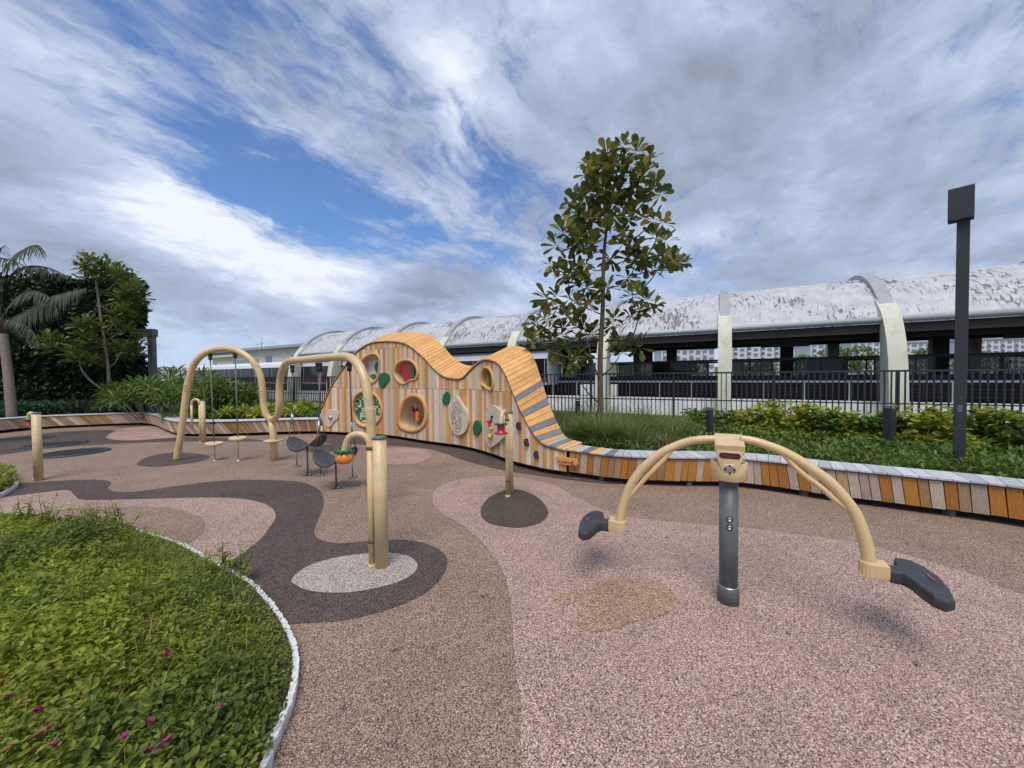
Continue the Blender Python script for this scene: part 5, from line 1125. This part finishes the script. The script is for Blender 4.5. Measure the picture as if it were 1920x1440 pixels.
for i, (x, dist, h, rad, lb) in enumerate(((248, 13.6, 1.2, .8, 'spiky green shrub left of the dark portal frame post'), (285, 13.0, 1.35, .9, 'broad spiky shrub in front of the portal frame post'), (325, 12.6, 1.5, 1.0, 'tall dense spiky shrub left of the first arch leg'), (372, 12.2, 1.4, .95, 'spiky shrub seen inside the first arch at its left'), (412, 12.0, 1.35, .9, 'spiky shrub behind the hanging balance steps'), (448, 12.3, 1.25, .75, 'spiky shrub right of the hanging balance steps'))):
    c = D(x, 760, dist); strap_shrub((c.x, c.y), h, rad, 760, 'l_shrub', lb, 'spiky shrubs behind the left bench', size=.42, w=.13)
for i, (x, dist, h, rad, lb) in enumerate(((395, 11.4, .42, .7, 'low light green plant at the bench behind the first arch'), (462, 11.4, .45, .7, 'low light green plant right of the first arch steps'), (540, 11.6, .50, .8, 'low yellowish plant behind the bench between the two arches'), (575, 12.2, .5, .7, 'low plant behind the bench at the left end of the play wall'))):
    c = D(x, 775, dist); strap_shrub((c.x, c.y), h, rad, 300, 'l_lime' if i > 0 else 'l_shrub', lb, 'low plants behind the left bench', size=.26, w=.28)
def cover(n, ux, dlo, dhi, m, sz, hgt, name, label, tmpl, zmin=.2):
    px = rng.uniform(*ux, n); P = []
    for x in px:
        u = (x-960)/FPX; d0, d1 = dlo(u), dhi(u); d_ = rng.uniform(d0, d1); P.append((u*d_, d_, .25+hgt*rng.uniform(0, 1)))
    o = leafobj(name, np.array(P), rdir(n, zmin, 1.0), rng.uniform(.7, 1.3, n)*sz, tmpl, m); tag(o, label, 'ground cover', kind='stuff'); return o
dben = lambda u: float(np.interp(u, *zip(*sorted([(p.x/p.y, p.y) for p in PATH if p.y > .5]))))
dfen = lambda u: FP/(math.sin(FPH)*u+math.cos(FPH))
cover(9000, (-60, 300), lambda u: 13.4, lambda u: 15.2, 'l_blue', .16, .45, 'ground_cover', 'bluish green ground cover behind the far left bench', T_leaf(.3))
cover(5000, (300, 600), lambda u: 11.0, lambda u: 14.0, 'l_mix', .14, .25, 'ground_cover', 'green ground cover under the spiky shrubs', T_leaf(.35))

# ------------------------------------------------------------------ right planting
def tuft(c, n, h, spread, m, label, group, cat='grass tuft', w=.012, name='grass_tuft', bend=.6):
    r = empty(name, (c[0], c[1], .25), label, cat, group); a = rng.uniform(0, 2*PI, n); q = rng.uniform(0, 1, n)**.7; e = 1.45-q*spread
    d = np.stack([np.cos(a)*np.cos(e), np.sin(a)*np.cos(e), np.sin(e)], 1); P = np.stack([c[0]+rng.normal(0, .07, n), c[1]+rng.normal(0, .07, n), np.full(n, .24)], 1)
    o = leafobj('blades', P, d, h*rng.uniform(.6, 1.1, n), T_blade(w/h, 5, bend), m, r, roll=.1); o['kind'] = 'stuff'; return r
lab = ['at the foot of the play wall slope', 'beside the bollard left of the young tree', 'around the young tree trunk', 'right of the young tree trunk', 'left of the straw tuft', 'behind the straw tuft', 'right of the straw tuft']
spots = [(1048, 7.2), (1062, 8.0), (1078, 7.4), (1095, 8.3), (1108, 7.3), (1122, 7.0), (1138, 7.6), (1150, 7.1), (1168, 7.8), (1182, 6.9), (1198, 7.4), (1060, 9.2), (1088, 9.4), (1120, 9.0), (1150, 8.9), (1180, 8.8), (1210, 8.2), (1240, 8.0), (1265, 7.4), (1285, 8.0), (1038, 8.6), (1028, 9.4)]
spots.sort()
V_, F_n, nv = [], [], 0
def blades(spots_, n, h, spread, w, bend, name, m, label):
    P = []; Dr = []; Sz = []
    for x, d_ in spots_:
        c = ((x-960)/FPX*d_, d_); a = rng.uniform(0, 2*PI, n); q = rng.uniform(0, 1, n)**.7; e = 1.45-q*spread; hk = h*rng.uniform(.75, 1.15)
        Dr.append(np.stack([np.cos(a)*np.cos(e), np.sin(a)*np.cos(e), np.sin(e)], 1)); P.append(np.stack([c[0]+rng.normal(0, .08, n), c[1]+rng.normal(0, .08, n), np.full(n, .24)], 1)); Sz.append(hk*rng.uniform(.6, 1.1, n))
    tag(leafobj(name, np.vstack(P), np.vstack(Dr), np.concatenate(Sz), T_blade(w/h, 5, bend), m, roll=.1), label, 'grass', kind='stuff')
blades(spots, 420, .86, 1.0, .013, .5, 'fountain_grass', 'l_grass', 'fine green fountain grass filling the bed around the young tree')
tuft(((1243-960)/FPX*6.6, 6.6), 700, .52, 1.45, 'l_straw', 'dry straw coloured grass clump behind the bench right of the young tree', None)
def bush(c, h, rad, n, m, label, group, size=.12, w=.55, name='leafy_shrub'):
    r = empty(name, (c[0], c[1], .25), label, 'shrub', group); a = rng.uniform(0, 2*PI, n); q = rad*np.sqrt(rng.uniform(0, 1, n)); lump = .65+.35*np.sin(a*3+c[0]*5)*np.sin(q*9+c[1]); hh = h*(1-.55*(q/rad)**2)*lump
    P = np.stack([c[0]+q*np.cos(a), c[1]+q*np.sin(a), .27+hh*rng.uniform(.35, 1.08, n)], 1); d = rdir(n, -.3, .7)
    for k in range(9):
        aa = rng.uniform(0, 2*PI); qq = rad*rng.uniform(.1, .8); hs = h*rng.uniform(1.0, 1.35); nn = 16
        P = np.vstack([P, np.stack([c[0]+qq*math.cos(aa)+rng.normal(0, .03, nn), c[1]+qq*math.sin(aa)+rng.normal(0, .03, nn), .27+hs*np.linspace(.6, 1, nn)], 1)]); d = np.vstack([d, rdir(nn, -.2, .7)])
    n = len(P)
    leafobj('foliage', P, d, rng.uniform(.7, 1.3, n)*size, T_leaf(w, droop=.2), m, r, roll=.9); b = MB()
    for k in range(7):
        aa = k*.9; b.tube([(c[0], c[1], .2), (c[0]+rad*.6*math.cos(aa), c[1]+rad*.6*math.sin(aa), .25+h*.8)], .008, 5)
    b.build('stems', 'bark', r)
BS = [(1310, 8.6, .42, .5, 'l_mix'), (1352, 8.4, .42, .5, 'l_mix'), (1395, 8.2, .45, .5, 'l_lime'), (1432, 8.2, .62, .5, 'l_lime'), (1462, 7.7, .5, .45, 'l_lime'), (1500, 7.6, .66, .45, 'l_lime'), (1532, 7.5, .62, .45, 'l_lime'), (1562, 7.0, .5, .4, 'l_mix'), (1598, 6.9, .55, .42, 'l_lime'), (1628, 6.8, .45, .4, 'l_mix'),
      (1696, 6.6, .55, .4, 'l_mix'), (1722, 6.3, .62, .4, 'l_lime'), (1752, 6.3, .62, .4, 'l_lime'), (1775, 6.1, .5, .35, 'l_lime'), (1832, 6.2, .62, .42, 'l_mix'), (1862, 6.0, .66, .42, 'l_lime'), (1895, 5.9, .6, .42, 'l_lime'), (1930, 5.6, .6, .4, 'l_mix')]
nml = {'l_lime': 'yellow green', 'l_mix': 'mid green'}
where = ['left of the bollard beside the edge-on pillar', 'just right of the edge-on pillar', 'above the left seesaw arm', 'above the seesaw head box', 'right of the seesaw head box', 'above the start of the right seesaw arm', 'above the middle of the right seesaw arm', 'left of the thick pillar foot', 'at the left foot of the thick pillar', 'just left of the large bollard', 'just right of the large bollard', 'second right of the large bollard', 'midway between large bollard and lamp post', 'just left of the lamp post', 'just right of the lamp post', 'second right of the lamp post', 'third right of the lamp post', 'cut by the right picture edge']
for i, (x, d_, h_, r_, m_) in enumerate(BS):
    bush(((x-960)/FPX*d_, d_), h_*.84, r_, 400, m_, nml[m_]+' leafy shrub before the fence, '+where[i], 'leafy shrubs along the fence', size=.135)
i = 0
ST = []
for x in np.arange(1290, 1990, 21):
    u = (x-960)/FPX; d0 = dben(u)+.62
    for rr in (0, 1): ST.append((x+rng.uniform(-6, 6)+rr*9, d0+.1+rr*.5+rng.uniform(-.08, .12)))
blades(ST, 120, .38, 1.35, .02, .8, 'strappy_plants', 'l_strap', 'dark green strappy leaves in a band just behind the right bench')
cover(9000, (1290, 1990), lambda u: dben(u)+.55, lambda u: dfen(u)-.3, 'l_mix', .09, .22, 'ground_cover', 'low mixed green ground cover under the shrubs behind the right bench', T_leaf(.4))
cover(5000, (1000, 1300), lambda u: dben(u)+.75, lambda u: dfen(u)-.3, 'l_strap', .14, .18, 'ground_cover', 'low grassy ground cover around the young tree', T_blade(.12, 3, .5))
q = G(1640, 857, .27); b = MB(); b.lathe((q.x, q.y, .27), [(.05, 0), (.075, .02), (.06, .06), (0, .07)], 9); MT['stone'] = mat('brown_stone', (.12, .08, .06), .9, var=.3); tag(b.build('stone', 'stone'), 'small brown stone lying in the plants behind the right bench', 'stone')
# ------------------------------------------------------------------ young tree
def young_tree():
    dist = 8.0; base = D(1127, 800, dist); r = empty('young_tree', (base.x, base.y, .25), 'slender young tree with big glossy leaves standing behind the play wall slope', 'tree')
    C5 = lambda x, y: (960+x/2.4, 240+y/2.4)
    tk = [(400, 1340), (398, 1240), (397, 1120), (398, 1000), (405, 880), (410, 760), (411, 640), (418, 520), (432, 400), (455, 280), (475, 180), (495, 90)]
    tr = smoothpath([D(*C5(x, y), dist) for x, y in tk], 3); b = MB(); b.tube(tr, [.060*(1-i/len(tr))+.010 for i in range(len(tr))], 12); b.build('trunk', 'bark', r)
    cl = [(500,80),(430,110),(560,110),(620,140),(350,170),(400,160),(470,160),(540,170),(600,190),(340,210),(380,220),(450,210),(520,220),(580,220),(350,290),(400,290),(470,280),(530,290),(600,280),(640,270),(670,300),(280,330),(330,330),(390,340),(450,340),(510,350),(570,340),(260,360),(300,380),(400,400),(460,400),(520,410),(590,400),(640,420),(680,430),(250,430),(290,440),(230,470),(260,480),(310,480),(350,500),(360,530),(430,460),(500,470),(200,530),(270,540),(330,550),(500,520),(530,540),(640,490),(690,510),(440,590),(520,590),(560,600),(600,590),(660,580),(700,580),(750,570),(760,610),(700,620),(640,640),(580,650),(170,620),(220,640),(250,660),(290,620),(320,660),(300,700),(340,720),(430,720),(400,740),(520,680),(540,760),(570,740),(610,780),(640,800),(150,770),(200,760),(210,800),(260,770),(300,800),(250,850),(290,870),(320,900),(340,790),(110,880),(70,940),(100,960),(150,860),(170,910),(180,960),(220,940),(250,980),(220,1040),(290,1030),(260,1060),(320,1010),(460,860),(450,890),(540,850),(580,820),(480,960),(470,1000),(530,970),(570,990),(350,930),
          (470,110),(410,190),(500,190),(560,250),(430,250),(370,300),(320,300),(490,320),(550,380),(420,370),(350,420),(300,510),(560,540),(600,620),(680,600),(730,600),(280,650),(330,620),(230,900),(200,1000),(130,930)]
    nodes = [np.array(p) for p in tr[8:]]; tree = []
    cc = []
    for x, y in cl:
        p = D(*C5(x+rng.normal(0, 5), y+rng.normal(0, 5)), dist); t0 = min(tr, key=lambda k: abs(k.z-p.z)); lat = abs(p.x-t0.x); p = D(*C5(x, y), dist+rng.uniform(-1, 1)*max(.25, lat*.75)); cc.append((lat, np.array(p)))
    cc.sort(key=lambda k: k[0]); br = MB()
    for lat, p in cc:
        best = min(nodes, key=lambda n_: np.linalg.norm(n_-p)+(1.5*max(0, n_[2]-p[2]+.12)))
        mid = (best+p)/2+np.array([0, 0, -.06]); rad = .006+.012*min(1, np.linalg.norm(best-p)); br.tube([tuple(best), tuple(mid), tuple(p)], [rad*1.3, rad, .005], 6, cap=False); nodes.append(mid); nodes.append(p)
    for e_ in (((330, 930), (400, 1150)), ((500, 1000), (400, 1120)), ((280, 1100), (398, 1245))):
        a_, b_ = D(*C5(*e_[0]), dist-.3), D(*C5(*e_[1]), dist); br.tube([b_, b_.lerp(a_, .5)+Vector((0, 0, -.08)), a_], [.018, .014, .008], 6)
    tag(br.build('branches', 'bark', r), kind='stuff')
    P = []; Dr = []; Sz = []
    for lat, p in cc:
        n = int(rng.integers(10, 15)); a_, d_, s_ = rosette(p, n, .29, (-.7, 1.2)); tilt = rng.normal(0, .3, 3); P.append(a_); Dr.append(d_+tilt); Sz.append(s_*rng.uniform(.75, 1.15))
    P, Dr, Sz = np.vstack(P), np.vstack(Dr), np.concatenate(Sz); near = np.argsort(P[:, 1]-.02*Sz); ind = near[:300]; rest = near[300:]
    tm_ = T_obov(.50, droop=.12)
    for k in ind: leafobj('leaf', P[k:k+1], Dr[k:k+1], Sz[k:k+1], tm_, LV[int(rng.integers(0, 5))], r, roll=.7)
    tag(leafobj('leaves', P[rest], Dr[rest], Sz[rest], tm_, 'l_tree', r, roll=.7), kind='stuff')
LV = [leafmat('tree_leaf_tone_%s' % nm, [c, c], .42, .34) for nm, c in (('deep', (.08, .11, .025)), ('mid', (.11, .15, .03)), ('olive', (.16, .19, .035)), ('golden', (.32, .24, .045)), ('dark', (.08, .12, .028)))]
young_tree()

# ------------------------------------------------------------------ near left bed with white kerb
kp = [(-150, 985), (-40, 985), (60, 985), (150, 988), (225, 996), (277, 1009), (337, 1029), (375, 1050), (435, 1084), (469, 1104), (499, 1136), (525, 1170), (544, 1207), (553, 1240), (554, 1275), (546, 1320), (528, 1369), (508, 1415), (480, 1480)]
kc = [G(*p) for p in kp]; kc = smoothpath([(p.x, p.y, 0) for p in kc]+[Vector((-1.05, .9, 0)), Vector((-1.9, .3, 0)), Vector((-4.5, .2, 0))], 5)
def kerb(path, label, w=.03, h=.055):
    b = MB(); n = len(path); V = []; rr = np.random.default_rng(3)
    for i, p in enumerate(path):
        t = (path[min(i+1, n-1)]-path[max(i-1, 0)]).normalized(); nn = Vector((-t.y, t.x, 0)); j1, j2 = rr.normal(0, .0025), rr.normal(0, .003)
        V += [p-nn*(w/2), p-nn*(w/2+j1-.002)+Vector((0, 0, h+j2)), p+nn*(w/2+j2)+Vector((0, 0, h+j2)), p+nn*(w/2)]
    Fq = [(i*4+k, i*4+4+k, i*4+5+k, i*4+1+k) for i in range(n-1) for k in range(3)]
    b.add(V, Fq); o = b.build('kerb', 'kerb'); tag(o, label, 'kerb'); return o
fine_k = smoothpath(kc, 4)
kerb(fine_k, 'chipped white painted kerb edging the large near planting bed')
poly = [Vector((p.x, p.y, 0)) for p in kc]+[Vector((-7, .2, 0)), Vector((-7, 4.2, 0))]
sheet('bed_soil', poly, .05, 'soil', smooth=False, th=.045)
PXY = np.array([(p.x, p.y) for p in poly])
def inpoly(x, y, Q=PXY):
    n = len(Q); c = np.zeros(len(x), bool); j = n-1
    for i in range(n):
        xi, yi, xj, yj = Q[i][0], Q[i][1], Q[j][0], Q[j][1]
        c ^= ((yi > y) != (yj > y)) & (x < (xj-xi)*(y-yi)/(yj-yi+1e-12)+xi); j = i
    return c
def bed_pts(n, margin=0.0, xr=(-6.8, -.6), yr=(.4, 4.2)):
    x, y = rng.uniform(*xr, n), rng.uniform(*yr, n); k = inpoly(x, y) & (y > np.abs(x)*.55+.0); return x[k], y[k]
def hmap(x, y): return .035*np.sin(x*17+1)*np.sin(y*19+x*5)+.02*np.sin(x*31)*np.cos(y*27)+.12+.08*np.sin(x*2.3+1)*np.cos(y*2.9)+.045*np.sin(x*5.1+y*4.3)+.03*np.sin(x*11+2)*np.sin(y*9.7)
def edge_d(x, y):
    K_ = np.array([(p.x, p.y) for p in fine_k[::2]]); d = np.full(len(x), 9.0)
    for kx, ky in K_: d = np.minimum(d, np.hypot(x-kx, y-ky))
    return d
# canopy leaves
x, y = bed_pts(190000); ed = edge_d(x, y); hh = (.055+hmap(x, y)*np.clip(ed/.35, .25, 1))*rng.uniform(.45, 1.12, len(x))
keep = (ed > .03) | (rng.uniform(0, 1, len(x)) < .45+.5*np.sin(x*3.1+y*4.0)); x, y, hh = x[keep], y[keep], hh[keep]; lean_ = rng.normal(0, .014, len(x)); x = x+lean_
nz = np.sin(x*3.7+y*2.1)+np.sin(y*5.3-x*1.7)+rng.normal(0, .7, len(x))
s_ = rng.uniform(.015, .036, len(x))*(1+.35*np.sin(x*1.9+y*3.1))
for nm, msk, mt, tm_ in (('bed_foliage', nz > -.6, 'l_bed', T_leaf(.48, fold=.3, droop=.15)), ('bed_undergrowth', nz <= -.6, 'l_bed2', T_leaf(.55, fold=.3, droop=.1))):
    P = np.stack([x[msk], y[msk], hh[msk]+.02], 1); o = leafobj(nm, P, rdir(msk.sum(), -.15, .85), s_[msk], tm_, mt, roll=.9)
    tag(o, 'dense low weedy green ground cover filling the near left bed' if nm == 'bed_foliage' else 'darker leaves underneath the near left bed greenery', 'ground cover', kind='stuff')
# thin grass through it
x, y = bed_pts(22000); k = edge_d(x, y) > .14; x, y = x[k], y[k]; hh = hmap(x, y); P = np.stack([x, y, np.full(len(x), .06)], 1); d = rdir(len(x), .35, 1)
tag(leafobj('bed_grass', P, d, rng.uniform(.13, .30, len(x)), T_blade(.020, 4, .5), 'l_bed', roll=.3), 'thin grass blades growing among the near left bed plants', 'grass', kind='stuff')
# upright leafy weeds along the top edge and kerb
def weed(c, h, n, label, group):
    r = empty('tall_weed', (c.x, c.y, .05), label, 'plant', group); b = MB(); P = []; Dr = []; Sz = []
    for k in range(n):
        q = Vector((c.x+rng.normal(0, .05), c.y+rng.normal(0, .05), .05)); t_ = q+Vector((rng.normal(0, .06), rng.normal(0, .06), h*rng.uniform(.7, 1.1))); b.tube([q, q.lerp(t_, .5)+Vector((rng.normal(0, .01), 0, 0)), t_], [.004, .003, .0015], 5)
        for j in range(16):
            f_ = j/16*.85+.15; P.append(q.lerp(t_, f_)); Dr.append(rdir(1, -.1, .6)[0]); Sz.append(rng.uniform(.04, .07)*(1.2-.5*f_))
    b.build('stalks', 'l_bed2', r); leafobj('weed_leaves', np.array(P), np.array(Dr), np.array(Sz), T_leaf(.4), 'l_bed', r)
for (px, py, h, n, lb) in ((70, 1000, .34, 8, 'leafy weed rising at the far left edge of the near bed'), (170, 1004, .30, 7, 'leafy weed rising near the middle of the bed top edge'), (205, 1012, .36, 10, 'bushiest dark weed on the top edge of the near bed'), (235, 1018, .28, 5, 'leafy weed right of the bushiest one on the bed top edge'), (25, 1005, .32, 6, 'leafy weed at the picture edge on the bed top edge'), (398, 1088, .22, 5, 'thin budding stalks at the kerb where the bed turns'), (432, 1096, .24, 5, 'thin budding stalks leaning over the white kerb'), (110, 998, .25, 5, 'small leafy weed between the taller ones on the bed top edge'), (440, 1180, .22, 4, 'thin reddish stalks standing in the right part of the bed'), (225, 1100, .22, 4, 'dark stalks standing in the middle of the bed')):
    weed(G(px, py), h, n, lb, 'tall weeds in the near left bed')
fl = [(280, 1172, 'dull pink flower high in the middle of the bed'), (315, 1239, 'small violet pink flower right of the bed middle'), (93, 1273, 'pink flower at left, lower of the upper pair'), (151, 1264, 'pink flower at left, upper of the pair'), (153, 1292, 'dull pink flower below the pair'), (19, 1315, 'small pink flower near the left edge'), (68, 1220, 'pale lilac flower lying on the leaves'), (33, 1335, 'reddish flower near the left edge'), (70, 1343, 'faded red flower at lower left'), (142, 1339, 'pink flower in the lower middle left'), (22, 1385, 'bright magenta flower at the left edge, topmost of its cluster'), (70, 1391, 'magenta flower right of the left edge cluster'), (90, 1378, 'bright magenta flower topmost of the lower left row'), (8, 1400, 'magenta flower touching the left picture edge'), (102, 1409, 'dull pink flower below the bright row'), (54, 1427, 'magenta flower at the bottom left edge'), (16, 1418, 'magenta flower low at the left corner'), (283, 1366, 'bright magenta flower right of the lower bed middle'), (232, 1396, 'bright pink flower in the lower middle of the bed'), (313, 1402, 'magenta flower at the lower right of the bed'), (278, 1422, 'magenta flower at the bottom middle of the bed'), (297, 1416, 'faded pink flower between two brighter ones at the bottom'), (411, 1337, 'small dull red flower near the right kerb'), (6, 1292, 'small orange red flower at the left edge, highest there')]
for px, py, lb in fl:
    c = G(px, py, .17); r = empty('flower', (c.x, c.y, .05), lb, 'flower', 'small magenta flowers in the near bed'); nP = 16; a = rng.uniform(0, 2*PI, nP); d = np.stack([np.cos(a), np.sin(a), rng.uniform(.1, .8, nP)], 1)
    leafobj('petals', np.tile((c.x, c.y, c.z+.03), (nP, 1)), d, rng.uniform(.014, .022, nP), T_simple(.6), 'flower', r); b = MB(); b.tube([(c.x, c.y, .06), (c.x, c.y, c.z+.03)], .0015, 4); b.build('stalk', 'l_bed2', r)
# small far-left bed
k2 = [G(*p) for p in ((-80, 893), (-20, 889), (12, 892), (28, 903), (30, 913), (15, 924), (-10, 936), (-80, 955))]; k2 = smoothpath([(p.x, p.y, 0) for p in k2], 6, True)
kerb(k2+[k2[0]], 'white kerb edging the small bed at the left picture edge', .04, .05)
sheet('small_bed_soil', k2, .045, 'soil', smooth=False, th=.04)
Q = np.array([(p.x, p.y) for p in k2]); x = rng.uniform(Q[:, 0].min(), Q[:, 0].max(), 9000); y = rng.uniform(Q[:, 1].min(), Q[:, 1].max(), 9000); k = inpoly(x, y, Q)
tag(leafobj('small_bed_foliage', np.stack([x[k], y[k], .06+rng.uniform(0, .14, k.sum())], 1), rdir(k.sum(), -.1, .9), rng.uniform(.05, .09, k.sum()), T_leaf(.4), 'l_bed'), 'leafy green cover filling the small bed at the left picture edge', 'ground cover', kind='stuff')
print('boards', nb, 'objects', len(bpy.data.objects))
